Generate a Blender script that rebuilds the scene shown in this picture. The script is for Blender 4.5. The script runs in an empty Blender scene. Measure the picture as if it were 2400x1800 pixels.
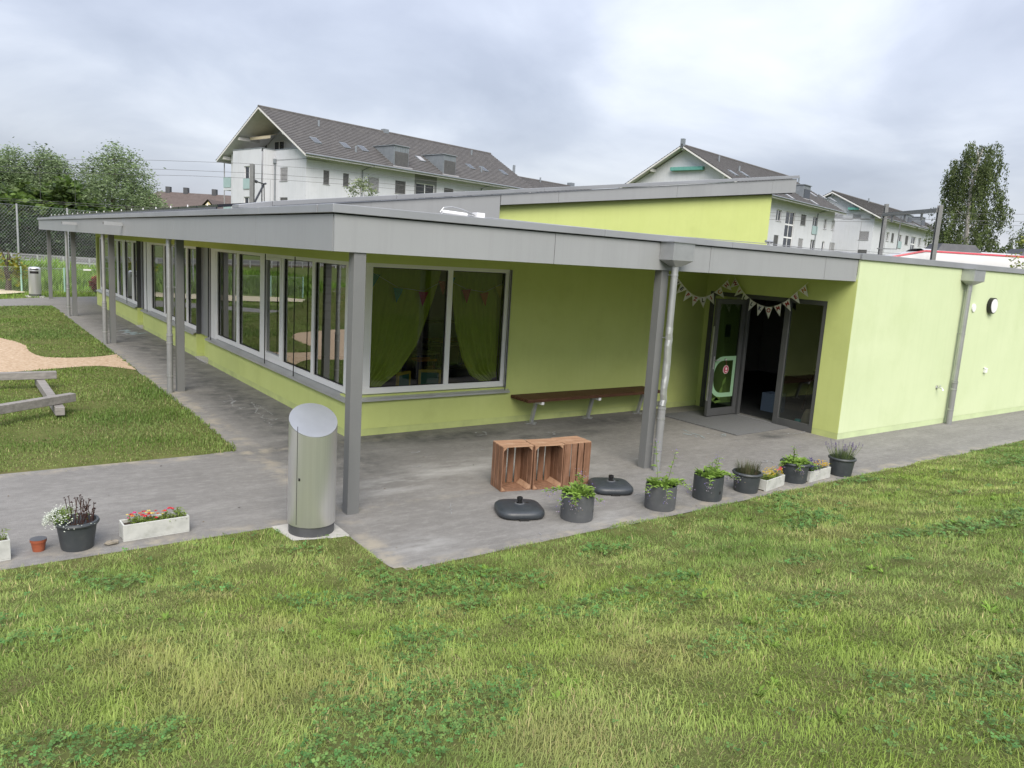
import bpy, math, random
import numpy as np
from mathutils import Vector, Matrix
random.seed(7); RNG = np.random.default_rng(7)
S = bpy.context.scene
COL = S.collection
# ------------------------------------------------------------------ camera
CAM = np.array([-4.2919, -9.5226, 2.55]); YAW, PITCH, ROLL, FPX = 0.6359, -0.1624, 0.0617, 1808.0
cyw, syw = math.cos(YAW), math.sin(YAW)
FWD = np.array([syw*math.cos(PITCH), cyw*math.cos(PITCH), math.sin(PITCH)])
_r = np.array([cyw, -syw, 0.0]); _u = np.cross(_r, FWD)
RGT = _r*math.cos(ROLL) + _u*math.sin(ROLL); UPV = -_r*math.sin(ROLL) + _u*math.cos(ROLL)
cd = bpy.data.cameras.new('camera'); cam = bpy.data.objects.new('camera', cd); COL.objects.link(cam)
cam.matrix_world = Matrix(((RGT[0], UPV[0], -FWD[0], CAM[0]), (RGT[1], UPV[1], -FWD[1], CAM[1]),
                           (RGT[2], UPV[2], -FWD[2], CAM[2]), (0, 0, 0, 1)))
cd.sensor_width = 36.0; cd.lens = 36.0*FPX/2400.0; cd.clip_end = 3000; cd.clip_start = 0.05
S.camera = cam
# ------------------------------------------------------------------ sky
SUN_EL, SUN_DIR = math.radians(44), Vector((-0.55, -1.0, 0)).normalized()
w = bpy.data.worlds.new('World'); S.world = w; w.use_nodes = True
nt = w.node_tree; N = nt.nodes; L = nt.links; N.clear()
out = N.new('ShaderNodeOutputWorld'); bg = N.new('ShaderNodeBackground'); L.new(bg.outputs[0], out.inputs[0])
bg.inputs[1].default_value = 0.1
sky = N.new('ShaderNodeTexSky'); sky.sky_type = 'NISHITA'; sky.sun_disc = False
sky.sun_elevation = SUN_EL; sky.sun_rotation = math.atan2(SUN_DIR.x, SUN_DIR.y)
sky.air_density = 1.2; sky.dust_density = 2.0
tc = N.new('ShaderNodeTexCoord')
sep = N.new('ShaderNodeSeparateXYZ'); L.new(tc.outputs['Generated'], sep.inputs[0])
ab = N.new('ShaderNodeMath'); ab.operation = 'ABSOLUTE'; L.new(sep.outputs[2], ab.inputs[0])
ad = N.new('ShaderNodeMath'); ad.operation = 'ADD'; ad.inputs[1].default_value = 0.34; L.new(ab.outputs[0], ad.inputs[0])
dv = N.new('ShaderNodeVectorMath'); dv.operation = 'DIVIDE'
cmb = N.new('ShaderNodeCombineXYZ')
for i in range(3): L.new(ad.outputs[0], cmb.inputs[i])
L.new(tc.outputs['Generated'], dv.inputs[0]); L.new(cmb.outputs[0], dv.inputs[1])
mp = N.new('ShaderNodeMapping'); mp.inputs['Location'].default_value = (3.1, 7.7, 1.3); L.new(dv.outputs[0], mp.inputs[0])
def cnoise(scale, det, rough, dist=0.0):
    n = N.new('ShaderNodeTexNoise'); n.inputs['Scale'].default_value = scale; n.inputs['Detail'].default_value = det
    n.inputs['Roughness'].default_value = rough; n.inputs['Distortion'].default_value = dist
    L.new(mp.outputs[0], n.inputs['Vector']); return n
n1 = cnoise(1.9, 7, 0.5, 0.3); n2 = cnoise(0.7, 3, 0.5, 0.1)
r1 = N.new('ShaderNodeValToRGB'); L.new(n1.outputs[0], r1.inputs[0])
cr = r1.color_ramp; cr.elements[0].position = 0.33; cr.elements[0].color = (1.78, 1.9, 2.3, 1)
cr.elements[1].position = 0.75; cr.elements[1].color = (3.3, 3.4, 3.68, 1)
e = cr.elements.new(0.5); e.color = (2.2, 2.33, 2.74, 1)
e = cr.elements.new(0.62); e.color = (2.72, 2.84, 3.2, 1)
r2 = N.new('ShaderNodeValToRGB'); L.new(n2.outputs[0], r2.inputs[0])
r2.color_ramp.elements[0].position = 0.3; r2.color_ramp.elements[0].color = (0.8, 0.81, 0.83, 1)
r2.color_ramp.elements[1].position = 0.72; r2.color_ramp.elements[1].color = (1.13, 1.125, 1.11, 1)
mul = N.new('ShaderNodeMix'); mul.data_type = 'RGBA'; mul.blend_type = 'MULTIPLY'; mul.inputs[0].default_value = 1
L.new(r1.outputs[0], mul.inputs[6]); L.new(r2.outputs[0], mul.inputs[7])
mix = N.new('ShaderNodeMix'); mix.data_type = 'RGBA'; mix.inputs[0].default_value = 0.9
L.new(sky.outputs[0], mix.inputs[6]); L.new(mul.outputs[2], mix.inputs[7])
ov = N.new('ShaderNodeMapRange'); ov.inputs[1].default_value = 0; ov.inputs[2].default_value = 1; ov.inputs[3].default_value = .86; ov.inputs[4].default_value = 1.95; L.new(ab.outputs[0], ov.inputs[0])   # standard overcast sky: brighter towards the zenith
vs_ = N.new('ShaderNodeVectorMath'); vs_.operation = 'SCALE'; L.new(mix.outputs[2], vs_.inputs[0]); L.new(ov.outputs[0], vs_.inputs['Scale'])
L.new(vs_.outputs[0], bg.inputs[0])
# ------------------------------------------------------------------ sun behind thin cloud, exposure
sd = bpy.data.lights.new('sun', 'SUN'); sd.energy = 1.5; sd.angle = math.radians(42); sd.color = (1.0, 0.93, 0.84)
so = bpy.data.objects.new('sun', sd); COL.objects.link(so)
tosun = Vector((SUN_DIR.x*math.cos(SUN_EL), SUN_DIR.y*math.cos(SUN_EL), math.sin(SUN_EL)))
so.rotation_euler = (-tosun).to_track_quat('-Z', 'Y').to_euler(); so.location = (0, -10, 30)
S.view_settings.view_transform = 'Standard'; S.view_settings.look = 'None'
S.view_settings.exposure = 1.5; S.view_settings.gamma = 1.0; S.view_settings.use_curve_mapping = False
S.cycles.max_bounces = 8; S.cycles.transparent_max_bounces = 16; S.cycles.use_denoising = True
S.cycles.caustics_reflective = False; S.cycles.caustics_refractive = False

# ------------------------------------------------------------------ pixel rays (photo pixels, 2400 x 1800) -> points on known planes
def ray(px, py): return FWD + RGT*(px-1200)/FPX - UPV*(py-900)/FPX
def hit(px, py, P, Nn):
    d = ray(px, py); P = np.asarray(P, float); Nn = np.asarray(Nn, float)
    t = ((P-CAM)@Nn)/(d@Nn); return CAM + t*d
def onz(px, py, z): return hit(px, py, (0, 0, z), (0, 0, 1))

# ------------------------------------------------------------------ mesh helpers
class MB:
    def __init__(s): s.v = []; s.f = []
    def add(s, vs, fs):
        b = len(s.v); s.v += [tuple(map(float, p)) for p in vs]; s.f += [tuple(b+i for i in f) for f in fs]; return s
    def box(s, x0, y0, z0, x1, y1, z1):
        if x1 < x0: x0, x1 = x1, x0
        if y1 < y0: y0, y1 = y1, y0
        if z1 < z0: z0, z1 = z1, z0
        return s.add([(x0,y0,z0),(x1,y0,z0),(x1,y1,z0),(x0,y1,z0),(x0,y0,z1),(x1,y0,z1),(x1,y1,z1),(x0,y1,z1)],
                     [(0,3,2,1),(4,5,6,7),(0,1,5,4),(1,2,6,5),(2,3,7,6),(3,0,4,7)])
    def obox(s, o, ax, ay, az):
        o, ax, ay, az = (np.asarray(k, float) for k in (o, ax, ay, az))
        vs = [o, o+ax, o+ax+ay, o+ay, o+az, o+ax+az, o+ax+ay+az, o+ay+az]
        fs = [(0,3,2,1),(4,5,6,7),(0,1,5,4),(1,2,6,5),(2,3,7,6),(3,0,4,7)]
        if np.dot(np.cross(ax, ay), az) < 0: fs = [f[::-1] for f in fs]
        return s.add(vs, fs)
    def beam(s, a, b, w, h, up=(0,0,1)):
        a = np.asarray(a, float); b = np.asarray(b, float); d = b-a; up = np.asarray(up, float)
        sd_ = np.cross(d, up); sd_ /= np.linalg.norm(sd_); u2 = np.cross(sd_, d); u2 /= np.linalg.norm(u2)
        return s.obox(a-sd_*w/2-u2*h/2, sd_*w, d, u2*h)
    def prism(s, poly, z0, z1):
        n = len(poly); ar = sum(poly[i][0]*poly[(i+1)%n][1]-poly[(i+1)%n][0]*poly[i][1] for i in range(n))
        if ar < 0: poly = poly[::-1]
        vs = [(p[0], p[1], z0) for p in poly] + [(p[0], p[1], z1) for p in poly]
        fs = [tuple(range(n))[::-1], tuple(range(n, 2*n))] + [(i, (i+1)%n, n+(i+1)%n, n+i) for i in range(n)]
        return s.add(vs, fs)
    def tube(s, path, r, seg=10, cap=True):
        P = [np.asarray(p, float) for p in path]; n = len(P); rs = r if hasattr(r, '__len__') else [r]*n
        vs = []; ref = None
        for i in range(n):
            t = P[min(i+1, n-1)]-P[max(i-1, 0)]; t /= (np.linalg.norm(t)+1e-12)
            if ref is None: ref = np.array([0, 0, 1.]) if abs(t[2]) < .9 else np.array([1., 0, 0])
            a = np.cross(t, ref); a /= (np.linalg.norm(a)+1e-12); b = np.cross(t, a); ref = np.cross(a, t)
            for k in range(seg):
                q = 2*math.pi*k/seg; vs.append(P[i]+rs[i]*(a*math.cos(q)+b*math.sin(q)))
        fs = [(i*seg+k, (i+1)*seg+k, (i+1)*seg+(k+1)%seg, i*seg+(k+1)%seg) for i in range(n-1) for k in range(seg)]
        if cap: fs += [tuple(range(seg)), tuple(range((n-1)*seg, n*seg))[::-1]]
        return s.add(vs, fs)
    def lathe(s, prof, seg=32, c=(0, 0, 0), sx=1.0, sy=1.0, power=2.0):
        vs = []
        for r, z in prof:
            for k in range(seg):
                q = 2*math.pi*k/seg; cq, sq = math.cos(q), math.sin(q)
                m = (abs(cq)**power+abs(sq)**power)**(-1/power)
                vs.append((c[0]+r*cq*m*sx, c[1]+r*sq*m*sy, c[2]+z))
        n = len(prof)
        fs = [(i*seg+k, i*seg+(k+1)%seg, (i+1)*seg+(k+1)%seg, (i+1)*seg+k) for i in range(n-1) for k in range(seg)]
        if prof[0][0] > 1e-5: fs.append(tuple(range(seg))[::-1])
        if prof[-1][0] > 1e-5: fs.append(tuple(range((n-1)*seg, n*seg)))
        return s.add(vs, fs)
    def quad(s, a, b, c, d): return s.add([a, b, c, d], [(0, 1, 2, 3)])
    def sphere(s, c, r, seg=10, rings=6, sz=1.0):
        return s.lathe([(max(1e-6, r*math.sin(math.pi*i/rings)), -r*sz*math.cos(math.pi*i/rings)) for i in range(rings+1)], seg, c)
    def build(s, name, m, parent=None, smooth=None, bevel=0, loc=None, rz=0):
        me = bpy.data.meshes.new(name); me.from_pydata(s.v, [], s.f); me.validate()
        me.materials.append(m)
        if smooth is not None:
            me.polygons.foreach_set('use_smooth', [True]*len(me.polygons)); me.set_sharp_from_angle(angle=math.radians(smooth))
        o = bpy.data.objects.new(name, me); COL.objects.link(o)
        if loc is not None: o.location = loc
        if rz: o.rotation_euler.z = rz
        if parent is not None: o.parent = parent
        if bevel:
            b = o.modifiers.new('bevel', 'BEVEL'); b.width = bevel; b.segments = 2; b.limit_method = 'ANGLE'; b.angle_limit = math.radians(40)
        return o
def tag(o, label=None, cat=None, group=None, kind=None):
    if label: o['label'] = label
    if cat: o['category'] = cat
    if group: o['group'] = group
    if kind: o['kind'] = kind
    return o
def empty(name, loc=(0, 0, 0), rz=0, label=None, cat=None, group=None):
    o = bpy.data.objects.new(name, None); COL.objects.link(o); o.location = loc; o.rotation_euler.z = rz; o.empty_display_size = .2
    return tag(o, label, cat, group)
def share(o, parent, loc=(0, 0, 0), rot=None, name=None, mat=None):
    c = bpy.data.objects.new(name or o.name.split('.')[0], o.data); COL.objects.link(c); c.location = loc
    if rot is not None: c.rotation_euler = rot
    c.parent = parent
    for md in o.modifiers:
        if md.type == 'BEVEL':
            b = c.modifiers.new('bevel', 'BEVEL'); b.width = md.width; b.segments = md.segments; b.limit_method = 'ANGLE'; b.angle_limit = md.angle_limit
    return c
def npmesh(name, V, loops, starts, m, parent=None, cols=None, smooth=False):
    me = bpy.data.meshes.new(name); V = np.asarray(V, np.float32); loops = np.asarray(loops, np.int32); starts = np.asarray(starts, np.int32)
    me.vertices.add(len(V)); me.vertices.foreach_set('co', V.ravel())
    me.loops.add(len(loops)); me.loops.foreach_set('vertex_index', loops)
    me.polygons.add(len(starts)); me.polygons.foreach_set('loop_start', starts)
    if smooth: me.polygons.foreach_set('use_smooth', np.ones(len(starts), bool))
    me.update(calc_edges=True)
    if cols is not None:
        a = me.color_attributes.new('Col', 'FLOAT_COLOR', 'POINT')
        a.data.foreach_set('color', np.concatenate([cols, np.ones((len(cols), 1))], 1).astype(np.float32).ravel())
    me.materials.append(m)
    o = bpy.data.objects.new(name, me); COL.objects.link(o)
    if parent is not None: o.parent = parent
    return o
def quads(name, V4, m, parent=None, cols=None):
    n = len(V4); V = V4.reshape(-1, 3); loops = np.arange(4*n); starts = np.arange(n)*4
    o = npmesh(name, V, loops, starts, m, parent, None if cols is None else np.repeat(cols, 4, 0)); o['kind'] = 'stuff'; return o
_ph = RNG.uniform(0, 6.28, (4, 24)); _kd = RNG.uniform(0, 6.28, (4, 24))
def vnoise(x, y, scale, k=0):
    "smooth pseudo noise in about -1..1"
    r = 0
    for i in range(10):
        f = scale*(0.6+0.17*i); a = _kd[k, i]
        r = r + np.sin((x*math.cos(a)+y*math.sin(a))*f + _ph[k, i] + 1.3*np.sin((x*math.sin(a)-y*math.cos(a))*f*.63+_ph[k, i+10]))
    return r/3.6

# ------------------------------------------------------------------ materials
def mat(name, c1, c2=None, scale=4.0, rough=0.6, metal=0.0, bump=0.0, bscale=60.0, detail=5.0, spec=0.5, stretch=None, pos=(0.35, 0.7),
        attr=False, aniso=0.0, trans=0.0, coat=0.0, dirt=None, streak=None):
    m = bpy.data.materials.new(name); m.use_nodes = True; n = m.node_tree.nodes; l = m.node_tree.links
    b = n['Principled BSDF']; b.inputs['Roughness'].default_value = rough; b.inputs['Metallic'].default_value = metal
    b.inputs['Specular IOR Level'].default_value = spec
    b.inputs['Base Color'].default_value = (*c1, 1)
    t = n.new('ShaderNodeTexCoord'); vec = t.outputs['Object']
    if stretch:
        mm = n.new('ShaderNodeMapping'); mm.inputs['Scale'].default_value = stretch; l.new(vec, mm.inputs[0]); vec = mm.outputs[0]
    src = None
    if c2 is not None:
        x = n.new('ShaderNodeTexNoise'); x.inputs['Scale'].default_value = scale; x.inputs['Detail'].default_value = detail
        x.inputs['Roughness'].default_value = .6; l.new(vec, x.inputs['Vector'])
        r = n.new('ShaderNodeMapRange'); r.inputs[1].default_value = pos[0]; r.inputs[2].default_value = pos[1]; l.new(x.outputs[0], r.inputs[0])
        mx = n.new('ShaderNodeMix'); mx.data_type = 'RGBA'; mx.inputs[6].default_value = (*c1, 1); mx.inputs[7].default_value = (*c2, 1)
        l.new(r.outputs[0], mx.inputs[0]); src = mx.outputs[2]
    if dirt is not None:   # (colour, scale, amount)
        x = n.new('ShaderNodeTexNoise'); x.inputs['Scale'].default_value = dirt[1]; x.inputs['Detail'].default_value = 7; x.inputs['Roughness'].default_value = .68
        l.new(t.outputs['Object'], x.inputs['Vector'])
        r = n.new('ShaderNodeMapRange'); r.inputs[1].default_value = .52; r.inputs[2].default_value = .75; r.inputs[4].default_value = dirt[2]; l.new(x.outputs[0], r.inputs[0])
        mx = n.new('ShaderNodeMix'); mx.data_type = 'RGBA'; mx.inputs[7].default_value = (*dirt[0], 1)
        if src is not None: l.new(src, mx.inputs[6])
        else: mx.inputs[6].default_value = (*c1, 1)
        l.new(r.outputs[0], mx.inputs[0]); src = mx.outputs[2]
    if streak is not None:   # faint rain marks running down the face: (colour, amount)
        q = n.new('ShaderNodeMapping'); q.inputs['Scale'].default_value = (5.5, 5.5, .22); l.new(t.outputs['Object'], q.inputs[0])
        x = n.new('ShaderNodeTexNoise'); x.inputs['Scale'].default_value = 1.6; x.inputs['Detail'].default_value = 6; x.inputs['Roughness'].default_value = .7; l.new(q.outputs[0], x.inputs['Vector'])
        r = n.new('ShaderNodeMapRange'); r.inputs[1].default_value = .50; r.inputs[2].default_value = .78; r.inputs[4].default_value = streak[1]; l.new(x.outputs[0], r.inputs[0])
        mx = n.new('ShaderNodeMix'); mx.data_type = 'RGBA'; mx.inputs[7].default_value = (*streak[0], 1); l.new(src, mx.inputs[6]); l.new(r.outputs[0], mx.inputs[0]); src = mx.outputs[2]
    if attr:
        a = n.new('ShaderNodeAttribute'); a.attribute_name = 'Col'; src = a.outputs['Color']
    if src is not None: l.new(src, b.inputs['Base Color'])
    if bump:
        x = n.new('ShaderNodeTexNoise'); x.inputs['Scale'].default_value = bscale; x.inputs['Detail'].default_value = 4; l.new(vec, x.inputs['Vector'])
        bp = n.new('ShaderNodeBump'); bp.inputs['Strength'].default_value = bump; bp.inputs['Distance'].default_value = .01
        l.new(x.outputs[0], bp.inputs['Height']); l.new(bp.outputs[0], b.inputs['Normal'])
    if aniso: b.inputs['Anisotropic'].default_value = aniso
    if coat: b.inputs['Coat Weight'].default_value = coat
    if trans:
        o = n['Material Output']; tr = n.new('ShaderNodeBsdfTranslucent'); ms = n.new('ShaderNodeMixShader'); ms.inputs[0].default_value = trans
        if src is not None: l.new(src, tr.inputs[0])
        else: tr.inputs[0].default_value = (*c1, 1)
        l.new(b.outputs[0], ms.inputs[1]); l.new(tr.outputs[0], ms.inputs[2]); l.new(ms.outputs[0], o.inputs[0])
    return m
def glass(name, tint=(.82, .86, .84), ior=1.6, rough=0.0):
    m = bpy.data.materials.new(name); m.use_nodes = True; n = m.node_tree.nodes; l = m.node_tree.links; n.remove(n['Principled BSDF'])
    o = n['Material Output']; t = n.new('ShaderNodeBsdfTransparent'); t.inputs[0].default_value = (*tint, 1)
    g = n.new('ShaderNodeBsdfGlossy'); g.inputs['Roughness'].default_value = rough; g.inputs[0].default_value = (.95, .97, .96, 1)
    fr = n.new('ShaderNodeFresnel'); fr.inputs[0].default_value = ior
    x = n.new('ShaderNodeTexNoise'); x.inputs['Scale'].default_value = .9; tcx = n.new('ShaderNodeTexCoord'); l.new(tcx.outputs['Object'], x.inputs['Vector'])
    bp = n.new('ShaderNodeBump'); bp.inputs['Strength'].default_value = .02; bp.inputs['Distance'].default_value = .05
    l.new(x.outputs[0], bp.inputs['Height']); l.new(bp.outputs[0], g.inputs['Normal'])
    ms = n.new('ShaderNodeMixShader'); l.new(fr.outputs[0], ms.inputs[0]); l.new(t.outputs[0], ms.inputs[1]); l.new(g.outputs[0], ms.inputs[2])
    l.new(ms.outputs[0], o.inputs[0]); return m
M = {}
M['lime'] = mat('lime_render', (.53, .60, .215), (.56, .63, .235), 1.5, .85, bump=.35, bscale=160, spec=.2, dirt=((.45, .51, .18), 1.3, .5), streak=((.42, .48, .18), .2))
M['pale'] = mat('pale_green_render', (.565, .65, .405), (.60, .68, .435), 1.2, .85, bump=.35, bscale=160, spec=.2, dirt=((.49, .58, .32), .9, .5), streak=((.46, .54, .31), .22))
M['skirt'] = mat('lime_skirting', (.53, .60, .235), (.42, .48, .20), 3.0, .85, bump=.3, bscale=160, spec=.2)
M['skirt_pale'] = mat('pale_skirting', (.55, .65, .38), (.47, .55, .33), 3.0, .85, bump=.3, bscale=160, spec=.2)
M['fascia'] = mat('grey_fascia_board', (.285, .297, .305), (.305, .317, .325), .7, .5, spec=.35, dirt=((.25, .26, .265), .9, .35), streak=((.23, .235, .24), .4))
M['coping'] = mat('grey_sheet_metal', (.30, .312, .33), (.36, .373, .395), .9, .42, metal=.35, spec=.5, dirt=((.24, .25, .26), 1.6, .4))
M['column'] = mat('grey_painted_steel', (.155, .16, .16), (.175, .18, .18), 1.5, .45, spec=.4, bump=.05, bscale=40)
M['zinc'] = mat('zinc_pipe', (.50, .51, .52), (.42, .43, .44), 6, .35, metal=.65, spec=.5)
M['darkpipe'] = mat('grey_plastic_pipe', (.21, .215, .215), (.24, .245, .245), 4, .5)
M['foil'] = mat('dented_aluminium', (.62, .63, .63), (.5, .51, .51), 12, .42, metal=.8, bump=.25, bscale=14)
M['dark'] = mat('dark_gap', (.015, .015, .015), rough=.9)
M['white'] = mat('white_aluminium', (.76, .77, .78), (.81, .81, .82), 2, .4, spec=.4)
M['sill'] = mat('sill_metal', (.50, .51, .52), (.58, .59, .60), 2.2, .34, metal=.5)
M['glass'] = glass('window_glass', (.72, .78, .74), 4.6)
M['glassf'] = glass('front_window_glass', (.85, .9, .85), 1.6)
M['glassd'] = glass('tinted_door_glass', (.16, .23, .18), 1.55)
M['glass2'] = glass('door_glass', (.55, .62, .58), 1.6)
M['anth'] = mat('anthracite_frame', (.075, .078, .08), (.09, .093, .095), 3, .45, spec=.4)
M['asph'] = None
M['steel'] = mat('brushed_stainless', (.76, .76, .765), (.69, .69, .695), 2.0, .33, metal=.8, aniso=.8, stretch=(14, 14, .3))
M['steeltop'] = mat('satin_stainless', (.66, .665, .67), (.60, .605, .61), 5, .42, metal=1.0)
M['bindark'] = mat('bin_base', (.06, .062, .068), (.085, .088, .095), 8, .5)
M['concrete'] = mat('pale_concrete', (.48, .47, .44), (.36, .355, .33), 9, .9, bump=.3, bscale=80, spec=.2)
M['fibre'] = mat('fibre_cement', (.52, .53, .50), (.40, .41, .39), 7, .85, bump=.15, bscale=90, spec=.2, dirt=((.30, .31, .27), 9, .7))
M['pot'] = mat('grey_plastic_pot', (.045, .052, .058), (.06, .068, .075), 5, .48, spec=.45, dirt=((.11, .11, .105), 12, .35))
M['pot2'] = mat('worn_grey_plastic_pot', (.085, .09, .097), (.105, .11, .118), 5, .55, spec=.4, dirt=((.16, .16, .155), 10, .45))
M['base'] = mat('charcoal_plastic', (.032, .038, .045), (.045, .052, .06), 9, .42, spec=.5, bump=.08, bscale=120)
M['black'] = mat('black_plastic', (.012, .012, .013), rough=.4)
M['soil'] = mat('soil', (.035, .025, .018), (.07, .05, .035), 30, .95, bump=.8, bscale=60)
M['crate'] = mat('crate_wood', (.25, .138, .085), (.145, .075, .044), 3.0, .7, bump=.3, bscale=30, stretch=(9, 9, 1.2), spec=.25, dirt=((.36, .22, .15), 5, .6))
M['cratetop'] = mat('crate_wood_top', (.40, .25, .16), (.28, .16, .095), 3.0, .75, bump=.3, bscale=30, stretch=(1.2, 9, 9), spec=.2, dirt=((.48, .34, .24), 6, .7))
M['bench'] = mat('bench_wood', (.10, .045, .022), (.055, .024, .013), 3, .6, bump=.25, bscale=30, stretch=(1, 14, 14), spec=.3, dirt=((.16, .08, .045), 5, .6))
M['galv'] = mat('galvanised_steel', (.48, .49, .50), (.38, .39, .40), 14, .45, metal=.6)
M['mat'] = mat('entrance_mat', (.14, .145, .15), (.19, .195, .2), 60, .95, bump=.6, bscale=220, spec=.1)
M['beam'] = mat('weathered_timber', (.30, .285, .27), (.20, .19, .18), 4, .85, bump=.35, bscale=25, stretch=(1.5, 8, 8), spec=.2, dirt=((.14, .13, .12), 7, .5))
M['terracotta'] = mat('red_brown_plastic', (.27, .07, .03), (.34, .10, .05), 8, .55)
M['stone'] = mat('grey_brown_stone', (.28, .25, .20), (.18, .16, .13), 14, .9, bump=.6, bscale=30)
M['leaf'] = mat('leaf', (.1, .15, .03), attr=True, rough=.5, spec=.35, trans=.35)
M['grass'] = mat('grass_blade', (.1, .15, .03), attr=True, rough=.6, spec=.3, trans=.35)
M['petal'] = mat('petal', (.5, .1, .1), attr=True, rough=.6, spec=.2, trans=.2)
M['bark'] = mat('bark', (.10, .08, .06), (.05, .04, .03), 8, .9, bump=.8, bscale=20, stretch=(3, 3, .6))
M['birchbark'] = mat('birch_bark', (.55, .53, .50), (.12, .11, .10), 5, .8, stretch=(1, 1, .5), pos=(.45, .75))
M['wall_w'] = mat('white_render', (.55, .57, .605), (.59, .605, .635), .6, .9, bump=.1, bscale=20, spec=.2, dirt=((.44, .455, .47), .4, .5), streak=((.42, .43, .44), .5))
M['tile'] = mat('roof_tile', (.105, .101, .10), (.145, .14, .137), 1.6, .85, bump=.4, bscale=6, spec=.2, dirt=((.20, .19, .17), .9, .5))
M['zincroof'] = mat('zinc_cladding', (.20, .225, .245), (.25, .275, .295), 2, .5, metal=.3)
M['tile_gap_shade'] = mat('roof_tile_gap_shade', (.045, .043, .042), (.07, .067, .065), 3, .9)  # dark riser colour paints in the shadow gap under each tile course
M['slat'] = mat('window_blind', (.10, .10, .10), (.13, .13, .13), 3, .6)
M['slat_l'] = mat('light_blind', (.36, .36, .37), (.31, .31, .32), 3, .6)
M['winglass'] = mat('dark_window_glass', (.02, .025, .03), rough=.06, spec=.8)
M['mint'] = mat('mint_glass', (.30, .42, .41), (.34, .46, .45), 2, .15, spec=.6)
M['woodw'] = mat('white_painted_wood', (.66, .655, .64), (.6, .595, .58), 3, .7)
M['awning'] = mat('cream_awning', (.60, .52, .36), (.64, .57, .42), 4, .8)
M['awning_g'] = mat('green_awning', (.10, .30, .26), (.14, .36, .31), 4, .8)
M['cream'] = mat('cream_render', (.60, .52, .30), (.64, .57, .36), 1, .9)
M['brownroof'] = mat('brown_roof_tile', (.085, .066, .058), (.115, .09, .08), 2, .85, bump=.4, bscale=8)
M['mast'] = mat('mast_steel', (.16, .165, .165), (.21, .215, .215), 4, .6, metal=.3)
M['mintpost'] = mat('mint_green_post', (.32, .50, .42), (.27, .43, .36), 6, .6)
M['trainw'] = mat('train_white', (.50, .50, .505), (.46, .46, .465), 1.5, .4)
M['trainr'] = mat('train_red', (.42, .025, .045), rough=.4)
M['traind'] = mat('train_roof_grey', (.05, .053, .06), (.08, .083, .09), 2, .6)
M['solar'] = mat('solar_panel', (.012, .014, .02), (.02, .022, .03), 3, .25, spec=.6)
M['paper'] = mat('paper', (.80, .79, .77), (.76, .75, .73), 30, .8)
M['wire'] = mat('wire', (.09, .09, .09), rough=.6)
M['chalk'] = mat('chalk', (.36, .37, .375), (.22, .22, .22), 45, .95, spec=.1)
M['chalkb'] = mat('blue_chalk', (.33, .41, .43), (.22, .24, .25), 45, .95, spec=.1)
M['curtain'] = mat('green_voile', (.58, .70, .10), (.50, .62, .08), 5, .8, stretch=(20, 20, .5), trans=.5)
def flat(name, c, rough=.6, metal=0): 
    if name not in M: M[name] = mat(name, c, rough=rough, metal=metal)
    return M[name]
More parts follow.
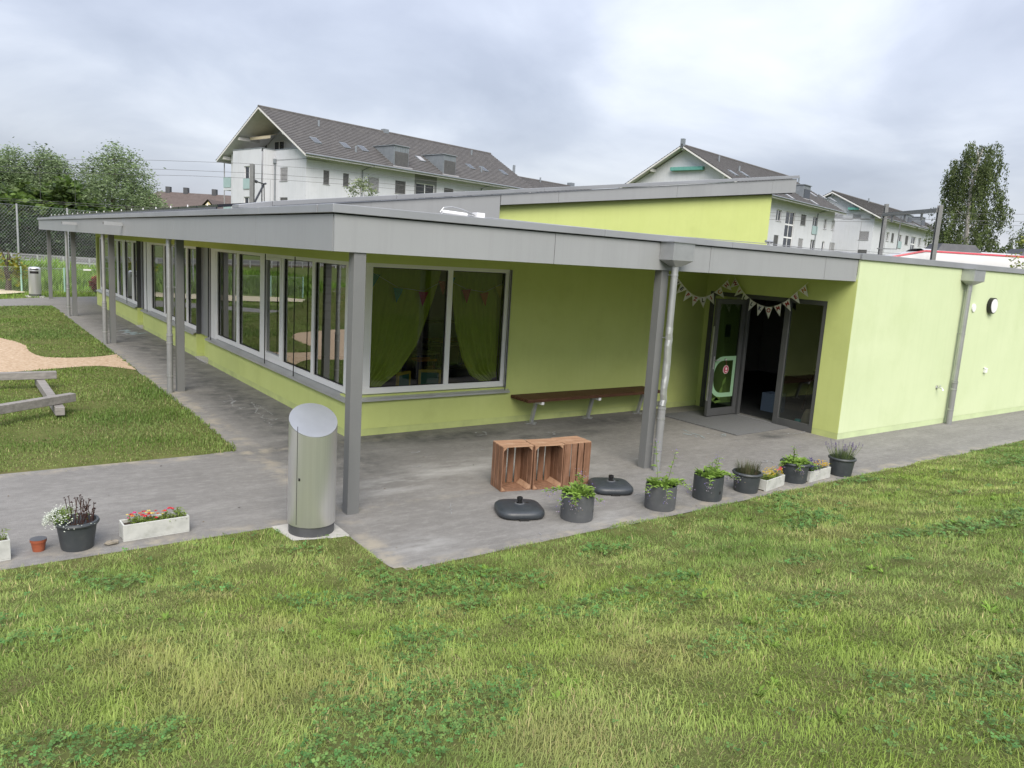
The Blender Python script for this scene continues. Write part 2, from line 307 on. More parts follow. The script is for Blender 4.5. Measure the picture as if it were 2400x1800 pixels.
# ================================================================== ground, paving, lawns
def asphalt():
    m = bpy.data.materials.new('asphalt'); m.use_nodes = True; n = m.node_tree.nodes; l = m.node_tree.links
    b = n['Principled BSDF']; b.inputs['Roughness'].default_value = .88; b.inputs['Specular IOR Level'].default_value = .3
    t = n.new('ShaderNodeTexCoord'); V = t.outputs['Object']
    def noise(sc, det=6, ro=.6, st=None, dist=0):
        v = V
        if st:
            q = n.new('ShaderNodeMapping'); q.inputs['Scale'].default_value = st; q.inputs['Rotation'].default_value = (0, 0, .35); l.new(v, q.inputs[0]); v = q.outputs[0]
        x = n.new('ShaderNodeTexNoise'); x.inputs['Scale'].default_value = sc; x.inputs['Detail'].default_value = det; x.inputs['Roughness'].default_value = ro
        x.inputs['Distortion'].default_value = dist; l.new(v, x.inputs['Vector']); return x.outputs[0]
    def rng(s, a, c, o0=0., o1=1.):
        r = n.new('ShaderNodeMapRange'); r.inputs[1].default_value = a; r.inputs[2].default_value = c; r.inputs[3].default_value = o0; r.inputs[4].default_value = o1
        l.new(s, r.inputs[0]); return r.outputs[0]
    def mixc(f, a, c):
        x = n.new('ShaderNodeMix'); x.data_type = 'RGBA'; l.new(f, x.inputs[0])
        if isinstance(a, tuple): x.inputs[6].default_value = (*a, 1)
        else: l.new(a, x.inputs[6])
        x.inputs[7].default_value = (*c, 1); return x.outputs[2]
    def mulv(a, c):
        x = n.new('ShaderNodeMath'); x.operation = 'MULTIPLY'; l.new(a, x.inputs[0]); l.new(c, x.inputs[1]); return x.outputs[0]
    c = mixc(rng(noise(.55, 6, .7), .32, .68), (0.158, 0.151, 0.142), (0.229, 0.221, 0.208))
    c = mixc(rng(noise(2.2, 6, .65, (.35, 1.6, 1)), .48, .74, 0, .8), c, (0.295, 0.287, 0.271))       # scuffed, dusty streaks
    c = mixc(rng(noise(9, 6, .75), .42, .70, 0, .55), c, (0.128, 0.122, 0.114))
    c = mixc(rng(noise(14, 6, .75, (.5, 1.3, 1)), .50, .72, 0, .6), c, (0.325, 0.318, 0.298))
    c = mixc(rng(noise(180, 2), .45, .75, 0, .55), c, (0.336, 0.331, 0.313))                              # aggregate grains
    c = mixc(rng(noise(150, 2), .30, .52, .5, 0), c, (0.081, 0.079, 0.075))
    def spot(cx, cy, rx, ry, soft=.5):
        q = n.new('ShaderNodeMapping'); q.vector_type = 'TEXTURE'; q.inputs['Location'].default_value = (cx, cy, 0); q.inputs['Scale'].default_value = (rx, ry, 1)
        l.new(V, q.inputs[0]); ln = n.new('ShaderNodeVectorMath'); ln.operation = 'LENGTH'; l.new(q.outputs[0], ln.inputs[0])
        return rng(ln.outputs['Value'], 1.0, soft, 0, 1)
    ragged = rng(noise(3.2, 6, .68), .36, .66)
    for cx, cy, rx, ry in ((2.55, -.95, .5, .22), (3.35, -1.0, .65, .2), (4.5, -.5, 1.3, .4), (.0, -.25, 2.0, .35), (-.6, 2.5, .75, 4.2), (-.55, 11, .75, 9), (-.6, -1.0, .9, 1.3), (1.6, -.5, 1.4, .35), (6.3, -2.3, .5, .3)):
        c = mixc(mulv(spot(cx, cy, rx, ry, .35), ragged), c, (0.081, 0.082, 0.080))      # damp and grimy stains with their own outline
    ragged2 = rng(noise(2.4, 6, .65, (.5, 1.5, 1)), .42, .66, 0, .5)
    for cx, cy, rx, ry in ((.15, -2.05, 1.0, .55), (1.0, -1.75, .8, .4), (-.5, -2.2, .5, .4), (2.2, -1.9, .8, .4), (.9, -4.1, .7, .25), (-1.0, -3.9, .55, .4), (2.0, -2.6, .7, .35)):
        c = mixc(mulv(spot(cx, cy, rx, ry, .2), ragged2), c, (0.447, 0.449, 0.436))        # rubbed-out chalk dust
    ragged3 = rng(noise(4.0, 6, .65), .45, .62, 0, .7)
    for cx, cy, rx, ry in ((-1.35, 3, .22, 9), (-4, -.25, 6, .16), (4, -4.25, 9, .13), (-6, -2.8, 8, .14), (-1.4, -3.9, .14, .6)):
        c = mixc(mulv(spot(cx, cy, rx, ry, .4), ragged3), c, (0.336, 0.301, 0.235))       # sand washed along the lawn edges
    l.new(c, b.inputs['Base Color'])
    bp = n.new('ShaderNodeBump'); bp.inputs['Strength'].default_value = .35; bp.inputs['Distance'].default_value = .004
    l.new(noise(210, 3), bp.inputs['Height']); l.new(bp.outputs[0], b.inputs['Normal']); return m
M['asph'] = asphalt()
M['ground'] = mat('meadow_ground', (.085, .115, .03), (.13, .155, .045), .5, .95, bump=.6, bscale=8, spec=.1, dirt=((.16, .15, .07), .9, .6))
M['turf'] = mat('turf_soil', (.09, .105, .032), (.13, .14, .048), 5, .95, bump=.6, bscale=30, spec=.1, dirt=((.13, .10, .055), 3, .8))
M['chips'] = mat('wood_chips', (.54, .42, .30), (.34, .235, .15), 16, .95, bump=.9, bscale=30, spec=.1, detail=8, pos=(.3, .7), dirt=((.66, .57, .45), 22, .9))
M['sand'] = mat('pale_sand', (.56, .50, .36), (.48, .42, .30), 12, .95, bump=.4, bscale=60, spec=.1)
M['ballast'] = mat('track_ballast', (.15, .13, .115), (.22, .195, .17), 10, .95, bump=.9, bscale=20, spec=.1)

TU = np.array([.8, -.6]); TN = np.array([.6, .8]); T0 = np.array([3.5, 45.0])     # railway: direction, far side, a point on it
def trk(t, o): return T0 + TU*t + TN*o
def emb(x, y):
    o = (np.asarray(x)-T0[0])*TN[0] + (np.asarray(y)-T0[1])*TN[1]
    return np.interp(o, [-13, -5, -3.2, 3.5, 12], [-.02, .30, .55, .55, -.02])
g = []
xs = np.concatenate([[-1500, -400, -150], np.linspace(-70, 130, 101), [200, 500, 1500]])
ys = np.concatenate([[-1500, -400, -120], np.linspace(-60, 120, 91), [200, 500, 1500]])
gx, gy = np.meshgrid(xs, ys, indexing='ij')
gz = np.where((gy > 18) | (gx > 24), emb(gx, gy), -.02); gz = np.where((abs(gx) > 200) | (abs(gy) > 150), -.02, gz)
V = np.stack([gx, gy, gz], -1).reshape(-1, 3); ny = len(ys)
ii, jj = np.meshgrid(np.arange(len(xs)-1), np.arange(ny-1), indexing='ij')
q = np.stack([ii*ny+jj, (ii+1)*ny+jj, (ii+1)*ny+jj+1, ii*ny+jj+1], -1).reshape(-1, 4)
tag(npmesh('ground', V, q.ravel(), np.arange(len(q))*4, M['ground'], smooth=True), kind='structure')

PAVE = [(-32, -2.93), (-2.0, -2.94), (-1.5, -2.98), (-1.5, -3.9), (-1.475, -4.18), (-1.44, -4.28), (-1.36, -4.33), (-1.0, -4.335), (30, -4.42), (30, 26), (.55, 25.2),
        (-.9, 24.6), (-2, 23.8), (-2.8, 23.2), (-4.4, 21.3), (-5.8, 19.6), (-12, 13.8), (-32, 4), (-32, 2), (-12, 12), (-5.3, 18.0), (-3.85, 19.4), (-2.96, 20.17), (-2.18, 20.45),
        (-1.48, 20.7), (-1.45, 10), (-1.47, 5), (-1.485, .7), (-1.51, -.14), (-2.7, -.142), (-32, -.13)]
me = MB(); me.add([(p[0], p[1], 0.0) for p in PAVE], [tuple(range(len(PAVE)))])
pavement = tag(me.build('pavement', M['asph']), kind='structure')

def inpoly(x, y, poly):
    x = np.asarray(x); y = np.asarray(y); r = np.zeros(x.shape, bool); n = len(poly)
    for i in range(n):
        x0, y0 = poly[i]; x1, y1 = poly[(i+1) % n]
        c = ((y0 > y) != (y1 > y)) & (x < (x1-x0)*(y-y0)/((y1-y0) if y1 != y0 else 1e-9)+x0); r ^= c
    return r
CHIPS = [(-1.47, 6.3), (-1.46, 8.48), (-1.75, 8.25), (-2.05, 8.12), (-2.4, 8.12), (-2.756, 8.3), (-2.9, 8.6), (-2.97, 9.1), (-2.98, 9.6), (-2.95, 10.14), (-3.14, 10.98), (-3.37, 11.6), (-3.74, 12.16), (-5.3, 13.0),
         (-8, 12.6), (-9.5, 10.5), (-9, 7.8), (-7, 6.4), (-5, 6.2), (-3.6, 6.5), (-3.15, 6.6), (-2.74, 6.76), (-2.3, 6.93), (-2.0, 6.95), (-1.75, 6.7)]
tag(MB().add([(p[0], p[1], .016) for p in CHIPS], [tuple(range(len(CHIPS)))]).build('wood_chip_path', M['chips']), kind='structure')
SAND = [(-1.7, 26.6), (-2.2, 27.4), (-2.7, 28.1), (-8, 26.6), (-12, 23), (-11, 21.4), (-8.6, 23.9), (-5.15, 23.7), (-3.4, 24.7), (-2.5, 25.4)]
tag(MB().add([(p[0], p[1], .03) for p in SAND], [tuple(range(len(SAND)))]).build('sand_path', M['sand']), kind='structure')

# the bank that climbs from the paving to where the photographer stands
def sd_bank(x, y):
    sA = -2.93-y; dx = np.maximum(0, -1.5-x); dy = np.maximum(0, -4.36-y)
    sB = np.hypot(dx, dy); k = .5
    h = np.clip(.5+.5*(sB-sA)/k, 0, 1); m_ = sB*(1-h)+sA*h-k*h*(1-h)
    return np.where(x < -1.5, np.where(y < -4.36, m_, np.minimum(sA, sB)), -4.36-y)
def zbank(x, y):
    s = np.maximum(sd_bank(x, y), 0); return .014 + .205*s*s/(s+.9)*np.clip(1.25-.035*s, .55, 1.25) + .018*vnoise(x, y, 1.4, 1)*np.clip(s*1.5, 0, 1) + .008*vnoise(x, y, 5, 2)*np.clip(s*2, 0, 1)
bx = np.concatenate([np.linspace(-30, -8, 23), np.linspace(-7.8, -1.52, 64), np.linspace(-1.45, 14, 120), np.linspace(15, 40, 26)])
by = np.concatenate([np.linspace(-26, -11, 16), np.linspace(-10.8, -4.6, 62), np.linspace(-4.5, -2.7, 46)])
X, Y = np.meshgrid(bx, by, indexing='ij'); Z = zbank(X, Y)
ii, jj = np.meshgrid(np.arange(len(bx)-1), np.arange(len(by)-1), indexing='ij'); nb = len(by)
q = np.stack([ii*nb+jj, (ii+1)*nb+jj, (ii+1)*nb+jj+1, ii*nb+jj+1], -1).reshape(-1, 4)
cx = X.reshape(-1)[q].mean(1); cyy = Y.reshape(-1)[q].mean(1)
ins = inpoly(X, Y, PAVE) | ((X > -2.0) & (X < -1.49) & (Y > -3.42)); Z = np.where(ins, -.014, Z)
keep = ~((cx > -1.2) & (cyy > -4.1)) & (cyy < -2.9); q = q[keep]
V = np.stack([X, Y, Z], -1).reshape(-1, 3)
tag(npmesh('lawn_bank', V, q.ravel(), np.arange(len(q))*4, M['turf'], smooth=True), kind='structure')

def zmound(x, y):
    return 1.15*np.exp(-(((x+7.0)/1.9)**2+((y-16.0)/1.5)**2)**1.2)
lx = np.linspace(-32, -1.5, 90); ly = np.concatenate([[-.25], np.linspace(-.13, 21, 79)])
X, Y = np.meshgrid(lx, ly, indexing='ij'); Z = .008+zmound(X, Y)
ii, jj = np.meshgrid(np.arange(89), np.arange(79), indexing='ij')
q = np.stack([ii*80+jj, (ii+1)*80+jj, (ii+1)*80+jj+1, ii*80+jj+1], -1).reshape(-1, 4)
cx = X.reshape(-1)[q].mean(1); cyy = Y.reshape(-1)[q].mean(1); q = q[~inpoly(cx, cyy, PAVE) | (cyy < 0)]
Z = np.where(inpoly(X, Y, PAVE), -.012, Z)
tag(npmesh('lawn', np.stack([X, Y, Z], -1).reshape(-1, 3), q.ravel(), np.arange(len(q))*4, M['turf'], smooth=True), kind='structure')

# ------------------------------------------------------------------ grass
def blades(name, P, h, wd, az, lean, cols, m=None, parent=None, curl=.5):
    n = len(P); d = np.stack([np.cos(az), np.sin(az), np.zeros(n)], 1); sdv = np.stack([-np.sin(az), np.cos(az), np.zeros(n)], 1)
    up = np.array([0, 0, 1.]); hw = (wd/2)[:, None]; h_ = h[:, None]; le = lean[:, None]
    mid = P + h_*.55*(up*np.cos(le*.6)+d*np.sin(le*.6)); tip = mid + h_*.45*(up*np.cos(le*(1+curl))+d*np.sin(le*(1+curl)))
    V = np.stack([P-sdv*hw, P+sdv*hw, mid+sdv*hw*.75, mid-sdv*hw*.75, tip], 1).reshape(-1, 3)
    b = (np.arange(n)*5)[:, None]; loops = (b+np.array([[0, 1, 2, 3, 3, 2, 4]])).ravel()
    starts = (np.arange(n)[:, None]*7+np.array([[0, 4]])).ravel()
    return npmesh(name, V, loops, starts, m or M['grass'], parent, np.repeat(cols, 5, 0))
def blades1(name, P, h, wd, az, lean, cols):
    n = len(P); d = np.stack([np.cos(az), np.sin(az), np.zeros(n)], 1); sdv = np.stack([-np.sin(az), np.cos(az), np.zeros(n)], 1); hw = (wd/2)[:, None]
    tip = P+h[:, None]*(np.array([0, 0, 1.])*np.cos(lean)[:, None]+d*np.sin(lean)[:, None]); V = np.stack([P-sdv*hw, P+sdv*hw, tip], 1).reshape(-1, 3)
    return npmesh(name, V, np.arange(3*n), np.arange(n)*3, M['grass'], None, np.repeat(cols, 3, 0))
def grass_cols(x, y, n):
    a = np.clip(.5+.5*vnoise(x, y, .9, 0), 0, 1)[:, None]; b_ = np.clip(.5+.6*vnoise(x, y, 2.6, 3), 0, 1)[:, None]
    fresh = np.array([.255, .35, .072]); deep = np.array([.165, .26, .062]); straw = np.array([.50, .44, .21]); pale = np.array([.355, .415, .14])
    c = fresh*a+deep*(1-a); c = c*(1-.5*b_)+pale*.5*b_
    u = RNG.random((n, 1)); dry = (u < (.03+.08*b_)).astype(float); c = c*(1-dry)+straw*dry*RNG.uniform(.6, 1.1, (n, 1))
    return c*RNG.uniform(.72, 1.28, (n, 1))
def clover_mask(x, y):
    v = .75*vnoise(x*1.0, y*1.15, 2.1, 2)+.5*vnoise(x, y, 4.6, 1)
    return v + .6*np.exp(-(((x+3.1)/1.0)**2+((y+4.5)/.8)**2)) + .35*np.exp(-(((x+.2)/1.4)**2+((y+6.0)/.6)**2)) - .35*np.exp(-(((x-4)/4)**2+((y+5)/.8)**2))
# points on the bank, denser towards the photographer
n0 = 1700000
gx = RNG.uniform(-5.6, 15, n0); gy = RNG.uniform(-9.6, -2.95, n0)
dist = np.hypot(gx-CAM[0], gy-CAM[1]); bear = np.arctan2(gx-CAM[0], gy-CAM[1])-YAW
dens = np.clip((4.2/np.maximum(dist, 1.6))**.75, 0, 1.0)*(abs(bear) < .86)*(dist > 1.5)
sb = sd_bank(gx, gy); rag = .035*vnoise(gx, gy, 4.0, 0)+.02*vnoise(gx, gy, 11.0, 1)
slab = (gx > -2.02) & (gx < -1.49) & (gy > -3.44)
k = (RNG.random(n0) < dens*np.where(sb < .12, 1.0, .8)) & (sb > rag-.035) & ~slab
gx, gy, dist, sb = gx[k], gy[k], dist[k], sb[k]; n = len(gx)
cm = clover_mask(gx, gy); k = RNG.random(n) > np.clip((cm-.4)*1.2, 0, .6)
gx, gy, dist, sb, cm = gx[k], gy[k], dist[k], sb[k], cm[k]; n = len(gx)
gz = np.where(sb > 0, zbank(gx, gy), .004)-.004
tall = np.clip(vnoise(gx, gy, 1.7, 3), -.6, 1)
long_ = np.exp(-(((gx+2.9)/1.2)**2+((gy+7.2)/1.1)**2))
clump = vnoise(gx, gy, 8, 0)
hh = (.036+.006*tall+.006*long_+.007*clump)*RNG.lognormal(-.08, .42, n).clip(.3, 2.1)*np.clip(.55+sb*2.2, .6, 1)
ee = .012; gdx = vnoise(gx+ee, gy, 8, 0)-vnoise(gx-ee, gy, 8, 0); gdy = vnoise(gx, gy+ee, 8, 0)-vnoise(gx, gy-ee, 8, 0)
az = np.arctan2(gdy, gdx)+RNG.normal(0, .75, n); az = np.where(RNG.random(n) < .35, RNG.uniform(0, 6.283, n), az)
az = np.where(RNG.random(n) < .5*long_, .9+1.2*vnoise(gx, gy, 1.3, 1)+RNG.normal(0, .5, n), az)
lean = np.clip(np.abs(RNG.normal(.85+.3*long_-.12*clump, .36, n)), .05, 1.5)
wd = (.0017+.00062*dist)*RNG.uniform(.7, 1.35, n)
cols = grass_cols(gx, gy, n)*(1.02+.18*clump)[:, None]
# a few straw-coloured worn tufts, as mown clumps
for tx, ty, tr in ((-2.95, -4.55, .22), (-2.75, -5.2, .2), (-3.35, -6.1, .35), (-1.75, -4.75, .18), (-1.7, -5.4, .17), (-3.6, -5.5, .3), (-2.7, -6.2, .35), (.9, -6.4, .2), (-.6, -5.2, .2), (2.1, -5.9, .25), (-1.3, -6.9, .35), (3.6, -5.3, .3), (-2.3, -7.3, .3)):
    wgt = np.exp(-((gx-tx)**2+(gy-ty)**2)/tr**2)[:, None]*RNG.uniform(.4, 1, (n, 1)); cols = cols*(1-.7*wgt)+np.array([.42, .385, .16])*.7*wgt
    hh = hh*(1+.35*wgt[:, 0])
P = np.stack([gx, gy, gz], 1)
nr = dist < 5.2; fr_ = ~nr; print('blades', nr.sum(), fr_.sum())
tag(blades('lawn_grass', P[nr], hh[nr], wd[nr], az[nr], lean[nr], cols[nr], curl=.75), 'mown patchy grass with straw coloured tufts on the near bank', 'grass', kind='stuff')
tag(blades1('lawn_grass', P[fr_], hh[fr_], wd[fr_]*1.15, az[fr_], lean[fr_], cols[fr_]), 'short bright mown grass running down to the paving edge', 'grass', kind='stuff')
# clover and broad leaved weeds in the bank
n0 = 130000
gx = RNG.uniform(-5.2, 12, n0); gy = RNG.uniform(-9, -3.0, n0); dist = np.hypot(gx-CAM[0], gy-CAM[1])
bear = np.arctan2(gx-CAM[0], gy-CAM[1])-YAW; sb = sd_bank(gx, gy)
k = (RNG.random(n0) < np.clip((clover_mask(gx, gy)-.28)*2.0, 0.02, 1)*np.clip(4.2/dist, 0, 1)**1.1) & (sb > .03) & (abs(bear) < .86) & (dist > 1.5) & ~((gx > -2.02) & (gx < -1.49) & (gy > -3.44))
gx, gy, dist = gx[k], gy[k], dist[k]; n = len(gx); zz = zbank(gx, gy)+RNG.uniform(.012, .05, n)
sz = RNG.uniform(.0075, .0135, n)*np.clip(dist/4.5, 1, 1.7)
L4 = []; cc = []
a0 = RNG.uniform(0, 6.28, n); tl = RNG.normal(0, .28, (n, 2)); base = np.array([.11, .23, .06])*RNG.uniform(.7, 1.5, (n, 1)); base[:, 0] *= RNG.uniform(.8, 1.5, n)
for j in range(3):
    a = a0+j*2.094; dx, dy = np.cos(a), np.sin(a)
    def pt(r, o):
        ox = r*dx-o*dy; oy = r*dy+o*dx; return np.stack([gx+ox*sz, gy+oy*sz, zz+(ox*tl[:, 0]+oy*tl[:, 1])*sz], 1)
    L4.append(np.stack([pt(.05, 0), pt(.75, -.62), pt(1.45, 0), pt(.75, .62)], 1)); cc.append(base*RNG.uniform(.85, 1.15, (n, 1)))
tag(quads('clover_leaves', np.concatenate(L4), M['grass'], None, np.concatenate(cc)), 'dark green clover patches spread through the grass bank', 'clover', kind='stuff')
wx = []; 
for i in range(120):
    x = RNG.uniform(-4.2, 8); y = RNG.uniform(-8.2, -4.6)
    if sd_bank(np.array(x), np.array(y)) < .15: continue
    z = float(zbank(np.array([x]), np.array([y]))[0]); kk = RNG.integers(8, 15); s = RNG.uniform(.03, .06); c0 = np.array([.19, .32, .05])*RNG.uniform(.7, 1.15)
    for j in range(kk):
        a = RNG.uniform(0, 6.28); d = np.array([math.cos(a), math.sin(a), RNG.uniform(.35, .9)]); sv = np.array([-math.sin(a), math.cos(a), 0])
        b0 = np.array([x, y, z]); wx.append((np.stack([b0, b0+d*s*.55-sv*s*.16, b0+d*s*np.array([1, 1, .75]), b0+d*s*.55+sv*s*.16]), c0*RNG.uniform(.8, 1.2)))
tag(quads('broadleaf_weeds', np.stack([a for a, _ in wx]), M['grass'], None, np.stack([b for _, b in wx])), 'bright green dandelion rosettes dotted over the grass bank', 'weeds', kind='stuff')
# flat lawns beside the walkway, beyond the paving and reflected in the windows
n0 = 330000
gx = np.where(RNG.random(n0) < .8, RNG.uniform(-6.5, -1.45, n0), RNG.uniform(-16, -6.5, n0)); gy = RNG.uniform(-.18, 22, n0)
dist = np.hypot(gx-CAM[0], gy-CAM[1]); rag = .05*vnoise(gx, gy, 3.5, 0)+.03*vnoise(gx, gy, 9, 1)
k = (RNG.random(n0) < np.clip(11.0/dist, 0, 1)**1.5) & ~inpoly(gx-.03+rag*.6, gy+.03+rag*.6, PAVE) & ~inpoly(gx+rag, gy+rag, CHIPS)
gx, gy, dist = gx[k], gy[k], dist[k]; n = len(gx)
cols = grass_cols(gx, gy, n)*np.array([.74, .78, .78])
tag(blades('meadow_grass', np.stack([gx, gy, zmound(gx, gy)], 1), .040*RNG.uniform(.55, 1.4, n)*(1+.4*vnoise(gx, gy, 2, 2)), (.0012+.0009*dist)*RNG.uniform(.7, 1.3, n), RNG.uniform(0, 6.28, n),
    np.abs(RNG.normal(.5, .35, n)), cols), 'flat mown lawn beside the covered walkway', 'grass', kind='stuff')
n0 = 60000
gx = RNG.uniform(-16, 14, n0); gy = RNG.uniform(23, 47, n0); sB = (gx-T0[0])*TN[0]+(gy-T0[1])*TN[1]
k = ~inpoly(gx, gy, PAVE) & ~inpoly(gx, gy, SAND) & (sB < -3.4); gx, gy, sB = gx[k], gy[k], sB[k]; n = len(gx)
wild = (gy > 28.6+.05*gx)
cols = np.where(wild[:, None], np.array([.17, .28, .045])*(1+.35*vnoise(gx, gy, .8, 1))[:, None], np.array([.20, .31, .055]))*RNG.uniform(.65, 1.3, (n, 1))
tag(blades('embankment_grass', np.stack([gx, gy, emb(gx, gy)], 1), np.where(wild, .42*(1+.5*vnoise(gx, gy, 1.1, 2)), .10)*RNG.uniform(.6, 1.3, n), np.where(wild, .05, .03)*RNG.uniform(.7, 1.4, n),
    RNG.uniform(0, 6.28, n), np.abs(RNG.normal(.45, .3, n)), cols), 'rough tall grass on the slope up to the railway', 'grass', kind='stuff')

# chalk drawings on the paving
def chalk(pts, wdt, z, m, nm='chalk_mark'):
    mb = MB(); pts = [np.array(p, float) for p in pts]; fine = []
    for i in range(len(pts)-1):
        L_ = np.linalg.norm(pts[i+1]-pts[i]); kk = max(3, int(L_/.03))
        for j in range(kk): fine.append(pts[i]+(pts[i+1]-pts[i])*j/kk+RNG.normal(0, min(.012, .12*L_), 2)*(.4 if j == 0 else 1))
    pts = fine+[pts[-1]]; wdt0 = wdt
    for i in range(len(pts)-1):
        d = pts[i+1]-pts[i]; L_ = np.linalg.norm(d)
        if L_ < 1e-4 or RNG.random() < .18: continue
        wdt = wdt0*RNG.uniform(.35, 1.15)
        nn = np.array([-d[1], d[0]])/L_*wdt/2; a, b = pts[i]-d*.1, pts[i+1]+d*.1
        mb.quad((*(a-nn), z), (*(b-nn), z), (*(b+nn), z), (*(a+nn), z)); z += 1e-5
    return mb.build(nm, m, pavement)
def pxl(pts): return [onz(a, b, .004)[:2] for a, b in pts]
z = .004
for pts, wd_, m in [
    ([(588, 942), (604, 958), (598, 968), (617, 972), (612, 978), (640, 985), (655, 980)], .018, 'chalk'), ([(600, 948), (622, 960), (640, 972)], .014, 'chalk'),
    ([(536, 925), (545, 936), (545, 950), (565, 957)], .012, 'chalk'), ([(523, 941), (552, 939), (540, 946)], .03, 'chalk'), ([(560, 958), (585, 952)], .02, 'chalk'), ([(618, 985), (632, 992), (640, 1002)], .012, 'chalk'),
    ([(280, 776), (300, 773), (296, 780), (318, 778), (308, 784), (342, 780)], .16, 'chalkb'), ([(285, 781), (302, 784)], .14, 'chalk'), ([(455, 838), (474, 840)], .03, 'chalk'), ([(476, 826), (490, 828)], .02, 'chalk'),
    ([(1602, 1008), (1615, 1013), (1640, 1020), (1652, 1028)], .03, 'chalkb'), ([(1602, 1016), (1622, 1020), (1634, 1024)], .05, 'chalkb'), ([(1688, 1020), (1700, 1017), (1702, 1022), (1690, 1023)], .02, 'chalkb'),
    ([(1660, 1017), (1668, 1016)], .03, 'chalk'), ([(1778, 1024), (1798, 1028)], .015, 'chalk'), ([(1830, 1018), (1870, 1016), (1890, 1012)], .018, 'chalk'), ([(1722, 1034), (1742, 1033)], .012, 'chalk'),
    ([(1264, 1248), (1268, 1262), (1269, 1272)], .007, 'chalk'), ([(975, 1006), (992, 1010)], .03, 'chalk'), ([(1110, 1015), (1135, 1012), (1140, 1019), (1112, 1021)], .035, 'chalk'), ([(1280, 1014), (1300, 1012), (1296, 1019)], .03, 'chalk'),
    ([(963, 1095), (985, 1092)], .018, 'chalk'), ([(1055, 1178), (1058, 1205)], .006, 'chalk')]:
    chalk(pxl(pts), wd_, z, M[m]); z += .0002
for i in range(16):
    x, y = RNG.uniform(-1.2, 6.5), RNG.uniform(-3.8, -.3); a = RNG.uniform(0, 6.28); s = RNG.uniform(.02, .09)
    chalk([(x, y), (x+s*math.cos(a), y+s*math.sin(a)), (x+1.7*s*math.cos(a+.5), y+1.7*s*math.sin(a+.5))], RNG.uniform(.006, .02), z, M['chalk']); z += .0001

# scattered leaf litter
lt = []
for i in range(70):
    x, y = (RNG.uniform(-1.3, 7), RNG.uniform(-4.25, -.2)) if i % 3 else (RNG.uniform(-5, -1.6), RNG.uniform(-2.9, -.2)); a = RNG.uniform(0, 6.28); s = RNG.uniform(.006, .016); d = np.array([math.cos(a), math.sin(a), .15])*s; e_ = np.array([-math.sin(a), math.cos(a), .25])*s*.5; c = np.array([x, y, .006])
    lt.append((np.stack([c-d, c+e_, c+d, c-e_]), np.array([[.10, .06, .03], [.16, .11, .05], [.06, .05, .04], [.3, .28, .2]][RNG.integers(0, 4)])))
tag(quads('leaf_litter', np.stack([a for a, _ in lt]), M['petal'], None, np.stack([b for _, b in lt])), 'tiny dry leaf scraps scattered over the paving', 'litter', kind='stuff')
# ================================================================== the kindergarten
XF, YF, ZB, ZT, ZC = -1.478, -2.90, 2.508, 2.836, 2.924
XR, YP = 7.08, -2.93
K = empty('kindergarten_building', (0, 0, 0), 0, 'low lime green kindergarten with grey canopy, wide windows and sloping upper roof', 'building')
mb = MB()
mb.box(0, 0, .10, 2.62, .25, .565); mb.box(2.62, 0, .10, XR, .25, 2.535); mb.box(0, 0, 2.365, 2.62, .25, 2.535); mb.build('front_wall', M['lime'], K)
MB().box(0.002, .004, 0, XR-.002, .25, .10).build('skirting', M['skirt'], K)
GR = [(.25, 6.91), (7.84, 13.46), (14.23, 21.2)]
mb = MB(); sk = MB()
for a, b in GR:
    mb.box(0, a, .10, .30, b, .515); sk.box(.003, a, 0, .30, b-.003, .10)
for a, b in ((6.91, 7.84), (13.46, 14.23)):
    mb.box(.16, a, 0, .30, b, .515)
mb.box(0, .25, 2.365, .30, 21.2, 2.535); mb.box(0, 21.2, 0, 9, 21.45, 2.95)
mb.build('left_wall', M['lime'], K); sk.build('skirting', M['skirt'], K)
for a, b in ((6.91, 7.84), (13.46, 14.23)):
    MB().box(-.03, a+.004, .001, .16, b-.004, .03).build('threshold', M['concrete'], K)
    MB().box(.10, a, .515, .16, b, 2.365).build('grey_panel', M['coping'], K)
mb = MB(); mb.box(XR, YP, .10, 24, YP+.25, 2.84); mb.build('pale_wall', M['pale'], K)
MB().box(XR+.003, YP+.004, 0, 24, YP+.25, .10).build('skirting', M['skirt_pale'], K)
mb = MB(); mb.box(XR-.006, YP+.004, .10, XR-.001, -2.47, 2.535); mb.box(XR, YP+.252, .0, XR+.25, -2.47, 2.535); mb.box(XR, -2.47, 2.165, XR+.25, 0, 2.535); mb.box(XR, -.10, 0, XR+.25, 0, 2.165); mb.build('porch_wall', M['lime'], K)
MB().box(XR-.004, YP+.006, 0, XR-.0005, -2.47, .10).build('skirting', M['skirt'], K)
# canopy: soffit, deck, fascia boards, coping
MB().box(XF+.03, YF+.03, 2.536, XR, .05, 2.56).box(XF+.03, .05, 2.536, .05, 24.1, 2.56).build('soffit', M['lime'], K)
MB().box(XF+.035, YF+.035, 2.562, XR, .0, 2.86).box(XF+.035, 0, 2.562, 0, 24.1, 2.86).box(XR, YP+.03, 2.60, 24, 6, 2.86).build('canopy_deck', M['dark'], K)
def fascia(a, b, axis, off, th=.02):
    g = .004
    if axis == 0: return MB().box(a+g, off, ZB, b-g, off+th, ZT).build('fascia_board', M['fascia'], K)
    return MB().box(off, a+g, ZB, off+th, b-g, ZT).build('fascia_board', M['fascia'], K)
for a, b in ((XF, 1.06), (1.06, 3.62), (3.62, 6.2), (6.2, XR-.006)): fascia(a, b, 0, YF)
ys = [YF+.026, -.72, 3.17, 7.06, 10.95, 14.84, 18.73, 22.62, 24.14]
for a, b in zip(ys[:-1], ys[1:]): fascia(a, b, 1, XF)
MB().box(XF+.006, 24.14, ZB, 0, 24.16, ZT).build('fascia_board', M['fascia'], K)
